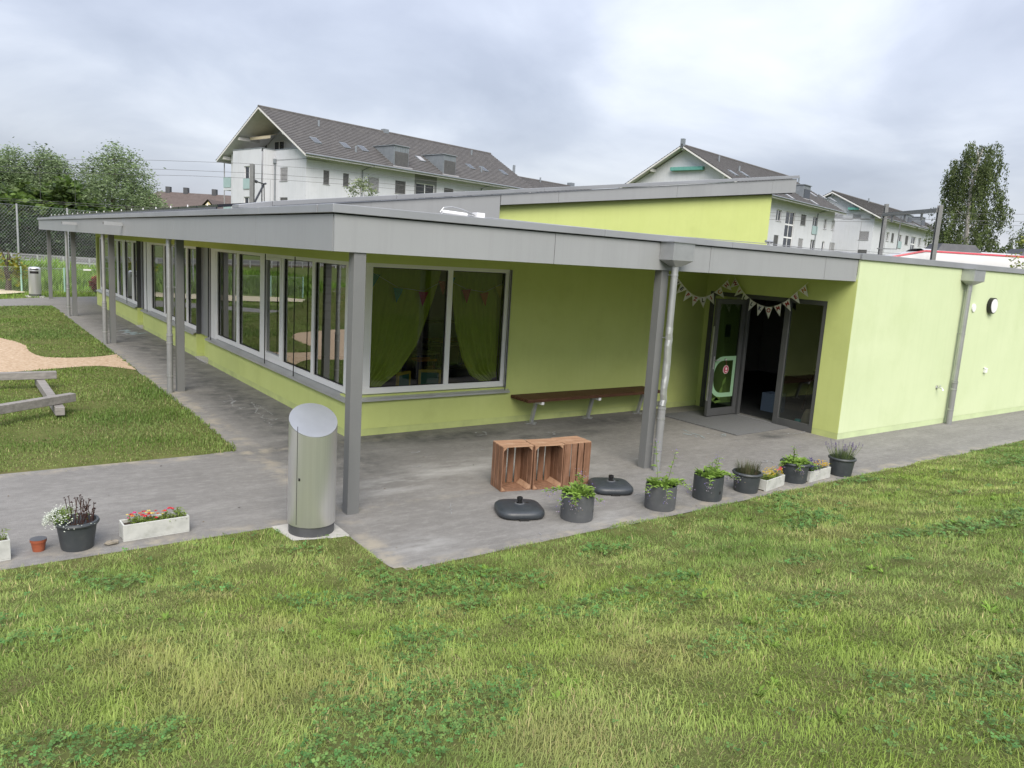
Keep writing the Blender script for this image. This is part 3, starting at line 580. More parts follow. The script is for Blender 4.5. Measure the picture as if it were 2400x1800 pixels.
def coping(a, b, axis, off, z0, z1, dep=.32):
    g = .0025
    if axis == 0: m_ = MB().box(a+g, off-.032, z0, b-g, off+dep, z1)
    else: m_ = MB().box(off-.032, a+g, z0, off+dep, b-g, z1)
    return m_.build('coping', M['coping'], K, bevel=.004)
for a, b in ((XF-.032, 1.75), (1.75, 4.0), (4.0, 5.9), (5.9, XR-.02)): coping(a, b, 0, YF, ZT+.012, ZC)
for a, b in ((XR-.02, 9.0), (9.0, 12.2), (12.2, 15.4), (15.4, 24)): coping(a, b, 0, YP, 2.842, 2.94)
for a, b in ((YF+.33, -.9), (-.9, 1.9), (1.9, 5.2), (5.2, 8.6), (8.6, 12), (12, 15.4), (15.4, 18.8), (18.8, 22.2), (22.2, 24.2)): coping(a, b, 1, XF, ZT+.012, ZC-.001)
# main single pitch roof with its verge
zt = lambda x: 3.153+.138*(x+.202)
zb = lambda x: 3.288+.1215*(x-2.236)
def xz_prism(poly, y0, y1, name, m, bevel=0):
    n = len(poly); vs = [(p[0], y0, p[1]) for p in poly]+[(p[0], y1, p[1]) for p in poly]
    ar = sum(poly[i][0]*poly[(i+1) % n][1]-poly[(i+1) % n][0]*poly[i][1] for i in range(n))
    fs = [tuple(range(n)), tuple(range(n, 2*n))[::-1]]+[(i, n+i, n+(i+1) % n, (i+1) % n) for i in range(n)]
    if ar < 0: fs = [f[::-1] for f in fs]
    return MB().add(vs, fs).build(name, m, K, bevel=bevel)
xz_prism([(XF+.06, 2.87), (9.2, zb(9.2)-.02), (9.2, zt(9.2)-.06), (XF+.06, zt(XF)-.09)], -.10, 24.1, 'main_roof', M['traind'])
for a, b in ((2.236, 3.3), (3.3, 5.9), (5.9, 8.5), (8.5, 9.25)):
    xz_prism([(a+.003, zb(a+.003)), (b-.003, zb(b-.003)), (b-.003, zt(b)-.055), (a+.003, zt(a)-.055)], -.135, -.115, 'verge_board', M['fascia'])
for a, b in ((XF+.08, .2), (.2, 2.230)):
    xz_prism([(a, 2.862), (b-.003, 2.862), (b-.003, zt(b)-.055), (a, zt(a)-.055)], -.13, -.11, 'verge_board', M['fascia'])
segs = [(-1.1, .55), (.55, 3.0), (3.0, 5.2), (5.2, 7.4), (7.4, 9.29)]
for a, b in segs:
    xz_prism([(a+.002, zt(a)-.045), (b-.002, zt(b)-.045), (b-.002, zt(b)+.012), (a+.002, zt(a)+.012)], -.16, .10, 'verge_coping', M['coping'], bevel=.004)
xz_prism([(XF-.02, 2.926), (-1.102, zt(-1.1)-.06), (-1.102, zt(-1.1)+.012), (XF-.02, 2.965)], -.16, .10, 'verge_coping', M['coping'], bevel=.004)
xz_prism([(2.236, 2.87), (8.68, 2.87), (8.68, zb(8.68)+.02), (2.236, zb(2.236)+.02)], -.02, .22, 'upper_wall', M['lime'])
MB().box(8.5, .22, 2.87, 8.68, 21.4, 4.2).build('upper_wall', M['lime'], K)
# solar modules along the eaves
o0 = None
for i in range(19):
    y0 = 1.8+i*1.13
    if o0 is None:
        mbp = MB(); a = math.atan(.138); ca, sa = math.cos(a), math.sin(a)
        mbp.obox((0, 0, 0), (1.62*ca, 0, 1.62*sa), (0, 1.09, 0), (-.035*sa, 0, .035*ca)); o0 = mbp.build('solar_panel', M['solar'], K, loc=(-1.2, y0, zt(-1.2)-.022)); p = o0
    else: p = share(o0, K, (-1.2, y0, zt(-1.2)-.022))
    MB().box(-1.215, y0+.5, zt(-1.2)+.0, -1.20, y0+.512, zt(-1.2)+.035).build('panel_clamp', M['white'], K)
MB().box(-1.225, 1.8, 2.88, -1.205, 23.2, zt(-1.2)-.024).build('panel_skirt', M['solar'], K)
# columns
colo = MB().box(0, 0, -.05, .12, .12, ZB+.02).build('column', M['column'], K, bevel=.004, loc=(-1.27, -2.885, 0))
for x, y in ((2.78, -2.885), (-1.264, 3.956), (-1.264, 10.43), (-1.264, 17.05), (-1.264, 23.75)): share(colo, K, (x, y, 0))
# rainwater pipes
def pipe(x, y, top, zj, r=.042, dent=0, wallside=(0, 1)):
    path = []; rs = []
    for i in range(25):
        z = zj+(top-zj)*i/24; k = dent*(z < 1.75)*(RNG.uniform(-1, 1)*.006); path.append((x+k, y-abs(k), z)); rs.append(r-abs(k)*.9)
    p_ = MB().tube(path, rs, 14).build('downpipe', M['zinc'], K, smooth=50)
    MB().tube([(x, y, -.02), (x, y, zj+.03)], r+.007, 14).build('downpipe_foot', M['darkpipe'], p_, smooth=50)
    for zc_ in (zj+.01, zj-.12, .28):
        MB().tube([(x, y, zc_-.013), (x, y, zc_+.013)], r+.011, 14).build('pipe_clip', M['zinc'], p_, smooth=50)
    for zc_ in (top-.12, (top+zj)/2):
        q = MB().tube([(x, y, zc_-.01), (x, y, zc_+.01)], r+.005, 14); q.beam((x, y, zc_), (x+wallside[0]*.1, y+wallside[1]*.1, zc_), .01, .01); q.build('pipe_clip', M['galv'], p_, smooth=50)
    if dent:
        ph = []; rr = []
        for i in range(14):
            z = zj+.04+(1.78-zj)*i/13; k = RNG.uniform(-1, 1)*.012; ph.append((x+k, y-.004-abs(k)*.5, z)); rr.append(r+.006-abs(k)*.5)
        MB().tube(ph, rr, 12).build('dented_sleeve', M['foil'], p_)
    return p_
def hopper(x0, x1, yf, z0, z1, xp, yp):
    y1 = yf-.22
    a = [(x0, yf-.003), (x1, yf-.003), (x1, y1), (x0, y1)]; mid = [(xp-.045, yp+.045), (xp+.045, yp+.045), (xp+.045, yp-.045), (xp-.045, yp-.045)]
    vs = [(p[0], p[1], z1) for p in a]+[(p[0], p[1], z0) for p in a]+[(p[0], p[1], z0-.075) for p in mid]
    fs = [(0, 3, 2, 1)[::-1]]+[(i, (i+1) % 4, 4+(i+1) % 4, 4+i) for i in range(4)]+[(4+i, 4+(i+1) % 4, 8+(i+1) % 4, 8+i) for i in range(4)]
    h = MB().add(vs, fs).build('rain_hopper', M['zinc'], K)
    MB().box(x0-.02, y1-.02, z1, x1+.02, yf-.003, z1+.012).build('hopper_rim', M['coping'], h); return h
hopper(2.69, 3.06, YF, 2.635, 2.845, 2.865, -3.01); pipe(2.865, -3.01, 2.575, .80, dent=1)
hopper(10.42, 10.84, YP, 2.635, 2.835, 10.6, -3.02); pipe(10.6, -3.02, 2.575, .78, r=.045)
for y in (3.956, 10.43, 17.05): pipe(-1.385, y-.03, ZB+.02, .95, r=.04, wallside=(1, 0))
for y in (7.3, 13.8):   # overflow spouts
    MB().box(XF-.34, y, 2.69, XF-.001, y+.07, 2.755).build('overflow_spout', M['fascia'], K)
    MB().box(XF-.343, y+.012, 2.70, XF-.338, y+.058, 2.745).build('spout_mouth', M['dark'], K)
for x in (-1.42, 1.0, 3.5): MB().box(x, YF+.03, ZB+.003, x+.1, YF+.2, ZB+.028).build('vent_slot', M['dark'], K)

# ---------------------------------------------------------------- windows
def bars(mb, rects, axis, d0, d1):
    for a0, z0, a1, z1 in rects:
        if axis == 0: mb.box(a0, d0, z0, a1, d1, z1)
        else: mb.box(d0, a0, z0, d1, a1, z1)
def window(axis, a, b, mull, d0, panes_tilt=()):
    mb = MB(); d1 = d0+.07; z0, z1 = .575, 2.365
    bars(mb, [(a, z0, b, z0+.085), (a, z1-.055, b, z1)], axis, d0, d1)
    edges = [a]; 
    for m0, m1 in mull:
        bars(mb, [(m0, z0+.085, m1, z1-.055)], axis, d0+.002, d1-.002)
    w_ = mb.build('window', M['white'], K, bevel=.004)
    for (p0, p1) in zip(mull[:-1], mull[1:]):
        a0, a1 = p0[1], p1[0]; zz0, zz1 = z0+.085, z1-.055
        dg = d0+.04
        if axis == 0: g = MB().quad((a0, dg, zz0), (a1, dg, zz0), (a1, dg, zz1), (a0, dg, zz1))
        else: g = MB().quad((dg, a1, zz0), (dg, a0, zz0), (dg, a0, zz1), (dg, a1, zz1))
        g.build('glass_pane', M['glass'] if axis else M['glassf'], w_)
        gk = MB(); t = .009   # dark gasket round each pane
        bars(gk, [(a0, zz0, a1, zz0+t), (a0, zz1-t, a1, zz1), (a0, zz0+t, a0+t, zz1-t), (a1-t, zz0+t, a1, zz1-t)], axis, d0+.025, d0+.037); gk.build('gasket', M['dark'], w_)
    return w_
wf = window(0, .02, 2.60, [(.02, .34), (1.52, 1.60), (2.535, 2.60)], .035)
mb = MB(); mb.add([(-.062, -.062, .515), (2.66, -.062, .515), (2.66, .06, .570), (.0, .06, .570), (-.062, -.062, .490), (2.66, -.062, .490), (2.66, .06, .49), (.0, .06, .49)],
                  [(0, 1, 2, 3), (4, 5, 1, 0), (5, 6, 2, 1)]); mb.build('sill', M['sill'], wf)
MB().box(2.60, .0, .56, 2.625, .03, 2.36).build('blind_rail', M['galv'], wf)
for x in (2.58,): MB().tube([(x, -.035, .53), (x, -.035, 2.36)], .006, 8).build('blind_guide', M['dark'], wf)
wl = [window(1, .06, 6.46, [(.06, .24), (1.33, 1.43), (2.63, 2.72), (3.56, 3.77), (4.97, 5.11), (6.38, 6.46)], .035),
      window(1, 7.9, 12.62, [(7.9, 7.96), (8.72, 8.86), (10.98, 11.09), (12.5, 12.62)], .035),
      window(1, 14.29, 20.9, [(14.29, 14.35), (14.93, 15.17), (16.24, 16.6), (17.34, 17.58), (19.0, 19.1), (20.8, 20.9)], .035)]
mb = MB()
for a, b, z in ((2.72, 3.56, 0),):
    mb.box(.025, a, .66, .095, a+.05, 2.31).box(.025, b-.05, .66, .095, b, 2.31).box(.025, a+.05, .66, .095, b-.05, .72).box(.025, a+.05, 2.26, .095, b-.05, 2.31)
mb.build('casement', M['white'], wl[0], bevel=.003)
for (a, b), wv in zip(GR, wl):
    a2 = a if a > 1 else -.062
    mb = MB(); mb.add([(-.062, a2, .517), (-.062, b+.02, .517), (.06, b+.02, .572), (.06, a2+(.062 if a < 1 else 0), .572), (-.062, a2, .49), (-.062, b+.02, .49)], [(0, 3, 2, 1), (0, 1, 5, 4), ])
    mb.build('sill', M['sill'], wv)
MB().box(.03, 6.46, .56, .09, 6.90, 2.365).build('jamb_panel', M['white'], wl[0]); MB().box(.03, 12.62, .56, .09, 13.45, 2.365).build('jamb_panel', M['white'], wl[1])
for y in (6.905, 7.82, 13.45, 14.215): MB().box(0, y, .515, .16, y+.025, 2.365).build('blind_rail', M['anth'], K)
for wv, yy in ((wl[0], (1.95, 3.3, 6.6)), (wl[1], (9.6, 12.75)), (wl[2], (15.6, 17.9))):
    for y in yy:
        MB().tube([(-.03, y, .535), (-.03, y, 2.36)], .008, 8).build('blind_guide', M['dark'], wv)
MB().box(.008, .008, .565, .075, .060, 2.365).build('corner_post', M['white'], K, bevel=.003)
# ---------------------------------------------------------------- entrance glazing
D = MB(); x0, x1 = XR+.0, XR+.07
for a, b, z0, z1 in ((-2.468, -2.40, 0, 2.165), (-1.80, -1.70, 0, 2.165), (-.97, -.90, 0, 2.165), (-.17, -.10, 0, 2.165)): D.box(x0, a, z0, x1, b, z1)
D.box(x0+.002, -2.40, 2.09, x1-.002, -.17, 2.163); D.box(x0+.002, -2.40, 0, x1-.002, -1.80, .13); D.box(x0+.002, -.90, 0, x1-.002, -.17, .13)
dr = D.build('entrance_frame', M['anth'], K, bevel=.004)
for a, b in ((-2.40, -1.80), (-.90, -.17)): MB().quad((XR+.03, a, .13), (XR+.03, b, .13), (XR+.03, b, 2.09), (XR+.03, a, 2.09)).build('glass_pane', M['glass2'], dr)
MB().box(XR-.02, -1.70, .001, XR+.1, -.97, .018).build('threshold', M['galv'], dr)
lf = MB(); lx0, lx1, ly0, ly1 = 6.29, 7.06, -.935, -.875
lf.box(lx0, ly0, .03, lx0+.085, ly1, 2.07).box(lx1-.085, ly0, .03, lx1, ly1, 2.07).box(lx0+.085, ly0+.002, .03, lx1-.085, ly1-.002, .16).box(lx0+.085, ly0+.002, 1.985, lx1-.085, ly1-.002, 2.07)
leaf = lf.build('door', M['anth'], K, bevel=.004); leaf['label'] = 'dark framed glass door standing open'
MB().quad((lx0+.085, -.905, .16), (lx1-.085, -.905, .16), (lx1-.085, -.905, 1.985), (lx0+.085, -.905, 1.985)).build('glass_pane', M['glassd'], leaf)
hd = MB(); hd.tube([(lx0+.045, ly0, 1.02), (lx0+.045, ly0-.05, 1.02), (lx0+.17, ly0-.05, 1.02)], .010, 8); hd.box(lx0+.03, ly0-.006, .86, lx0+.06, ly0, 1.08); hd.build('handle', M['galv'], leaf, smooth=40)
MB().box(lx0-.004, -.92, .3, lx0, -.89, 1.6).build('lock_strip', M['galv'], leaf)
# big outlined letter on the door glass, seen from behind, and the hanging round tag
tr = hit(1726, 834, (0, -.912, 0), (0, 1, 0)); br = hit(1718, 928, (0, -.912, 0), (0, 1, 0)); le = hit(1664.6, 888, (0, -.912, 0), (0, 1, 0))
def dshape(xr_, xl, z0, z1, n=22):
    r = (z1-z0)/2; zc = (z0+z1)/2; pts = [(xr_, z0)]
    w_ = xr_-xl; xs_ = xr_-w_*.45
    for i in range(n+1):
        a = -math.pi/2-math.pi*i/n; c_, s_ = math.cos(a), math.sin(a)
        pts.append((xs_+(xs_-xl)*(abs(c_)**.8)*(-1 if c_ < 0 else 1), zc+r*(abs(s_)**.85)*(1 if s_ > 0 else -1)))
    pts.append((xr_, z1)); return pts
xr_ = min((tr[0]+br[0])/2, lx1-.10); xl_ = le[0]; t_ = .075
oo = dshape(xr_, xl_, br[2], tr[2]); ni = dshape(xr_-t_, xl_+t_*1.1, br[2]+t_, tr[2]-t_); n = len(oo)
mb = MB(); mb.add([(p[0], -.9115, p[1]) for p in oo]+[(p[0], -.9115, p[1]) for p in ni], [(i, n+i, n+(i+1) % n, (i+1) % n)[::-1] for i in range(n)])
mb.build('letter_d', flat('decal_green', (.26, .44, .27), .7), leaf)
mb = MB(); cx_, cz_ = xl_+.16, br[2]-.02
for i, (dx, dz, s, a) in enumerate(((.1, .02, .2, .5), (.16, .12, .16, 1.3), (.05, -.03, .2, -.2), (.22, .3, .13, 1.1))):
    c_, s_ = math.cos(a), math.sin(a); P = lambda u, v: (cx_+dx+u*c_-v*s_, -.9105, cz_+dz+u*s_+v*c_)
    mb.quad(P(-s*.7, 0), P(0, -s*.28), P(s*.7, 0), P(0, s*.28))
mb.build('leaf_print', flat('decal_leaf', (.07, .13, .02), .7), leaf)
tg = hit(1701, 866, (0, -.95, 0), (0, 1, 0)); TG = empty('door_hanger', (tg[0], -.952, tg[2]-.08), 0, 'round red and white tag hanging from the suction hook on the open door', 'tag')
def disc(r, y, z=0, n=28): return MB().add([(r*math.cos(6.2832*i/n), y, z+r*math.sin(6.2832*i/n)) for i in range(n)]+[(r*math.cos(6.2832*i/n), y+.003, z+r*math.sin(6.2832*i/n)) for i in range(n)], [tuple(range(n)), tuple(range(n, 2*n))[::-1]]+[(i, n+i, n+(i+1) % n, (i+1) % n) for i in range(n)])
disc(.075, 0, .08).build('disc', flat('tag_white', (.62, .5, .5)), TG); disc(.062, -.0035, .08).build('red_face', flat('tag_red', (.42, .05, .10)), TG)
mb = MB(); mb.box(-.015, -.007, .075, .015, -.004, .10)
for i, a in enumerate((-.5, -.2, .1, .4)): mb.beam((-.012+.008*i, -.0055, .1), (-.012+.008*i+.012*math.sin(a), -.0055, .1+.018*math.cos(a)), .005, .003, (0, 1, 0))
mb.beam((.012, -.0055, .085), (.028, -.0055, .095), .006, .003, (0, 1, 0)); mb.box(-.03, -.007, .05, .03, -.004, .056); mb.box(-.024, -.007, .04, .024, -.004, .046); mb.build('hand_mark', M['paper'], TG)
MB().tube([(0, .001, .155), (0, .012, .24)], .002, 6).build('cord', flat('tag_cord', (.35, .05, .06)), TG); MB().sphere((0, .022, .25), .022, 10, 6).build('hook', M['galv'], TG, smooth=60)
pn = hit(1706, 775, (0, -.9, 0), (0, 1, 0)); MB().box(pn[0]-.07, -.9035, pn[2]-.11, pn[0]+.07, -.9015, pn[2]+.11).build('notice', flat('dim_paper', (.16, .2, .18)), leaf)
# fittings on the pale wall
la = empty('wall_lamp', (11.76, YP, 2.10), 0, 'round black rimmed lamp with white diffuser on the pale green wall', 'lamp')
def ydisc(r, y0, y1, z, n=28):
    return MB().add([(r*math.cos(6.2832*i/n), y, z+r*math.sin(6.2832*i/n)) for y in (y0, y1) for i in range(n)], [tuple(range(n)), tuple(range(n, 2*n))[::-1]]+[(i, n+i, n+(i+1) % n, (i+1) % n) for i in range(n)])
ydisc(.15, -.075, -.001, .10).build('housing', M['black'], la, smooth=40); ydisc(.132, -.082, -.074, .10).build('diffuser', M['white'], la, smooth=40)
tag(ydisc(.075, -.02, -.001, 0).build('wall_vent', M['white'], None, smooth=40), 'small round white vent beside the black lamp', 'vent').location = (11.08, YP, 2.15)
tp = empty('garden_tap', (10.12, YP, .70), 0, 'small chrome garden tap near the downpipe on the pale wall', 'tap')
ydisc(.035, -.01, -.001, 0).build('rosette', M['steeltop'], tp); MB().tube([(0, -.01, 0), (0, -.1, 0), (0, -.125, -.045)], .013, 8).build('spout', M['steeltop'], tp, smooth=50); MB().tube([(-.035, -.06, .035), (.035, -.06, .035)], .007, 6).tube([(0, -.06, 0), (0, -.06, .035)], .006, 6).build('handle', M['steeltop'], tp)
so_ = tag(MB().box(-.04, -.05, -.04, .04, -.001, .04).add([(-.05, -.055, .04), (.05, -.055, .04), (.05, -.001, .055), (-.05, -.001, .055)], [(0, 1, 2, 3)]).build('outdoor_socket', M['white'], None, bevel=.006), 'small white socket box low on the pale wall', 'socket'); so_.location = (11.95, YP, .94)
s2 = tag(MB().box(-.035, -.03, -.04, .035, -.001, .04).box(-.028, -.034, -.03, .028, -.03, .03).build('floor_socket', M['galv'], None, bevel=.004), 'small grey socket low on the lime wall beside the open door', 'socket'); s2.location = (6.05, 0, .10)
# fall arrest line on the canopy roof
fa = empty('fall_arrest_anchor', (-.05, -2.55, 2.86), 0, 'white shock absorber and steel cable anchored on the canopy roof edge', 'anchor')
MB().tube([(-.12, 0, .105), (.18, 0, .095)], .022, 12).build('absorber', M['white'], fa, smooth=50); MB().box(.28, -.05, 0, .38, .05, .13).build('bracket', M['white'], fa, bevel=.005)
MB().tube([(-.14, 0, .1), (-.1, 0, .15), (0, 0, .165), (.12, 0, .15), (.3, 0, .10)], .006, 6).build('loop', M['galv'], fa); MB().tube([(.18, 0, .095), (.28, 0, .09)], .008, 6).build('rod', M['galv'], fa)
MB().box(-.28, -.03, 0, .2, .03, .07).build('foot', M['galv'], fa)
mb = MB().tube([(.38, 0, .09), (3, .1, .085), (5.6, .2, .12), (9, .3, .1)], .005, 6); mb.build('cable', M['galv'], fa)
MB().tube([(5.6, .2, 0), (5.6, .2, .15)], .02, 8).tube([(5.52, .2, .15), (5.68, .2, .15)], .02, 8).build('post', M['galv'], fa)

# ---------------------------------------------------------------- rooms behind the glass
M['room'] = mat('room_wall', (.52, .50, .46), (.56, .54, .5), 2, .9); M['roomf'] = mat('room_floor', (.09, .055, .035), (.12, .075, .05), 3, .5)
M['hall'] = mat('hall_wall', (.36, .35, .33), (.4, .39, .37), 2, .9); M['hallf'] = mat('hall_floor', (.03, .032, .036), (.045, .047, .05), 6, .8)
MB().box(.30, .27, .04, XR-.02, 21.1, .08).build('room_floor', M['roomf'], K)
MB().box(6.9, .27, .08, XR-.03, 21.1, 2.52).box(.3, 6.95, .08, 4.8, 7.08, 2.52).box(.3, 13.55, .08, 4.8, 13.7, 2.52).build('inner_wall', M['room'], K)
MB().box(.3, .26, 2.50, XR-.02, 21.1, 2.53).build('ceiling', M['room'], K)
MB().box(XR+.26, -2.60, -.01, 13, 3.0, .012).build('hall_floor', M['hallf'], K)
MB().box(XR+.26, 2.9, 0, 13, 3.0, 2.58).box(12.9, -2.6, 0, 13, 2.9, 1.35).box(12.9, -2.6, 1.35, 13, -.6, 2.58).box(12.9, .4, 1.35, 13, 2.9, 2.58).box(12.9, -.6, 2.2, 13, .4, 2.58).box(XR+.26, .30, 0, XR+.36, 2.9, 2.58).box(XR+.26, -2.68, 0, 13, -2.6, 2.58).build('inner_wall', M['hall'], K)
# ================================================================== things in and around the entrance
def pennant(parent, P, tang, nrm, size, letter, colr, pm=None):
    "triangle hanging from the string; tang = unit vector along the string, nrm = outward normal"
    t = np.asarray(tang, float); t /= np.linalg.norm(t); nn = np.asarray(nrm, float); nn -= t*(nn@t); nn /= np.linalg.norm(nn); dn = np.cross(t, nn)
    if dn[2] > 0: dn = -dn
    P = np.asarray(P, float); wv = size*.5
    vs = [P-t*wv, P+t*wv, P+dn*size*1.28]; vs2 = [v-nn*.0015 for v in vs]
    o = MB().add(vs+vs2, [(0, 1, 2), (5, 4, 3), (0, 3, 4, 1), (1, 4, 5, 2), (2, 5, 3, 0)]).build('pennant', pm or M['paper'], parent)
    if letter:
        cu = bpy.data.curves.new('letter', 'FONT'); cu.body = letter; cu.size = size*.62; cu.align_x = 'CENTER'; cu.offset = .0035
        to = bpy.data.objects.new('tmp', cu); COL.objects.link(to); bpy.context.view_layer.update()
        me_ = bpy.data.meshes.new_from_object(to.evaluated_get(bpy.context.evaluated_depsgraph_get())); bpy.data.objects.remove(to)
        rt = np.cross(-dn, nn)            # reading direction
        base = P+dn*size*.56+nn*.003
        for v in me_.vertices:
            c = base+rt*v.co.x+(-dn)*v.co.y; v.co = c
        me_.materials.clear(); me_.materials.append(flat('ink_'+colr[0], colr[1], .7)); lo = bpy.data.objects.new('letter', me_); COL.objects.link(lo); lo.parent = o
    return o
INK = {'k': ('dark', (.02, .025, .03)), 'n': ('navy', (.015, .03, .10)), 'r': ('red', (.38, .03, .03)), 'o': ('orange', (.50, .20, .03)), 'c': ('crimson', (.30, .015, .05)), 'g': ('green', (.02, .07, .06))}
def cp(x, y): return (1480+x/3.687, 580+y/3.687)
P0, P1, P2 = np.array([6.2, -.05, 0]), np.array([7.03, -.58, 0]), np.array([7.03, -2.07, 0])
def garland(name, label, word, pts, A, B, colr):
    d = B-A; d = d/np.linalg.norm(d); nn = np.array([d[1], -d[0], 0.]);
    if (CAM-A)@nn < 0: nn = -nn
    Q = [hit(*cp(*p), A, nn) for p in pts]
    G = empty(name, tuple(Q[len(Q)//2]), 0, label, 'bunting', 'welcome bunting over the entrance'); off = np.array(Q[len(Q)//2])
    Q = [q-off for q in Q]
    for i, ch in enumerate(word):
        a = Q[max(0, i-1)]; b = Q[min(len(Q)-1, i+1)]; t = b-a; t /= np.linalg.norm(t); up = np.array([0, 0, 1.]); dn = np.cross(t, nn); dn = -dn if dn[2] > 0 else dn
        top = Q[i]-dn*.062
        pennant(G, top, t, nn, .152, ch, INK[colr[i]])
    tops = []
    for i in range(len(Q)):
        a = Q[max(0, i-1)]; b = Q[min(len(Q)-1, i+1)]; t = b-a; t /= np.linalg.norm(t); dn = np.cross(t, nn); dn = -dn if dn[2] > 0 else dn; tops.append(Q[i]-dn*.062)
    e0 = tops[0]+(tops[0]-tops[1])*.7; e1 = tops[-1]+(tops[-1]-tops[-2])*.7
    MB().tube([e0]+tops+[e1], .0025, 5).build('string', M['paper'], G)
garland('bunting', 'white letter pennants spelling HERZLICH strung in the porch corner', 'HERZLICH',
        [(390, 300), (432, 358), (487, 414), (550, 450), (618, 460), (690, 438), (764, 388), (825, 328)], P0, P1, 'knrrkroc')
garland('bunting', 'white letter pennants spelling WILLKOMMEN strung over the entrance door', 'WILLKOMMEN',
        [(893, 312), (930, 380), (974, 436), (1038, 492), (1108, 530), (1185, 548), (1268, 530), (1348, 492), (1420, 432), (1492, 372)], P1, P2, 'crggnrrrro')
# door mat
mp_ = [(5.64, -.44), (5.64, -2.09), (7.06, -2.06), (7.06, -.44)]
tag(MB().prism(mp_, .004, .016).build('door_mat', M['mat']), 'large flat grey entrance mat in front of the glass doors', 'mat')
# bench on the wall
B = empty('wall_bench', (4.16, -.25, 0), 0, 'long dark brown slatted bench fixed along the lime green wall', 'bench')
sl = None
for i in range(6):
    y = -.215+i*.078
    if sl is None: sl = MB().box(-1.44, 0, .395, 1.44, .066, .445).build('slat', M['bench'], B, bevel=.004, loc=(0, y, 0))
    else: share(sl, B, (0, y, 0))
for x in (-1.14, .04, 1.2):
    q = MB().beam((x, .07, .012), (x, -.02, .36), .05, .05, (0, 1, 0)); q.build('leg', M['galv'], B, bevel=.003)
    MB().box(x-.025, -.2, .345, x+.025, .22, .394).build('bracket', M['white'], B, bevel=.003)
    MB().box(x-.10, .05, 0, x+.10, .10, .012).box(x-.025, -.02, .001, x+.025, .17, .013).build('foot_plate', M['galv'], B)
# waste bins
bc = (-1.742, -3.165)
b1 = empty('waste_bin', (bc[0], bc[1], .011), 0, 'tall brushed steel bin with slanted top on a concrete slab by the corner column', 'waste bin', 'steel waste bins')
seg = 64; r = .208; dirl = np.array([-.2, -.98]); vs = []
zt_ = lambda x, y: 1.02-.52*(dirl[0]*x+dirl[1]*y)
ring = [(r*math.cos(2*math.pi*i/seg), r*math.sin(2*math.pi*i/seg)) for i in range(seg)]
vs = [(x, y, .10) for x, y in ring]+[(x, y, zt_(x, y)) for x, y in ring]
MB().add(vs, [(i, (i+1) % seg, seg+(i+1) % seg, seg+i) for i in range(seg)]).build('body', M['steel'], b1, smooth=50)
MB().add([(x*.995, y*.995, zt_(x, y)-.001) for x, y in ring]+[(x*.995, y*.995, zt_(x, y)+.006) for x, y in ring], [tuple(range(seg, 2*seg))]+[(i, (i+1) % seg, seg+(i+1) % seg, seg+i) for i in range(seg)]).build('slanted_lid', M['steeltop'], b1)
MB().lathe([(.200, .012), (.200, .10)], 48).build('base_ring', M['bindark'], b1, smooth=50)
a = -2.62
MB().box(-.0015, -.002, .12, .0015, .002, 1.0).build('door_seam', M['dark'], b1, loc=(r*math.cos(a)*1.001, r*math.sin(a)*1.001, 0), rz=a)
MB().box(-.004, -.008, .52, .003, .008, .545).build('keyhole', M['dark'], b1, loc=(r*math.cos(a+.12), r*math.sin(a+.12), 0), rz=a+.12)
tag(MB().prism([(-2.02, -2.92), (-2.02, -3.43), (-1.49, -3.43), (-1.49, -2.92)], -.03, .022).build('concrete_slab', M['concrete'], bevel=.006), 'square pale concrete slab under the slanted steel bin', 'slab')
b2 = empty('waste_bin', (-1.62, 24.75, .0), math.radians(-8), 'dome topped steel bin with two dark slots at the far end of the walkway', 'waste bin', 'steel waste bins')
MB().lathe([(.205, .09), (.205, .98), (.20, 1.03), (.18, 1.075), (.14, 1.10), (.0001, 1.115)], 48).build('body', M['steel'], b2, smooth=60)
MB().lathe([(.195, .012), (.195, .09)], 32).build('base_ring', M['bindark'], b2, smooth=50)
for z0, z1 in ((.86, .95), (1.005, 1.05)):
    mb = MB(); n = 14; rr = .2075 if z1 < 1 else .206
    pts = [(rr*math.cos(-math.pi/2+(-.75+1.5*i/n)), rr*math.sin(-math.pi/2+(-.75+1.5*i/n))) for i in range(n+1)]
    mb.add([(x, y, z0) for x, y in pts]+[(x, y, z1) for x, y in pts], [(i, i+1, n+2+i, n+1+i) for i in range(n)]); mb.build('slot', M['dark'], b2)
tag(MB().box(-1.92, 24.45, -.02, -1.32, 25.05, .012).build('concrete_slab', M['concrete']), 'pale concrete slab under the dome topped bin', 'slab')
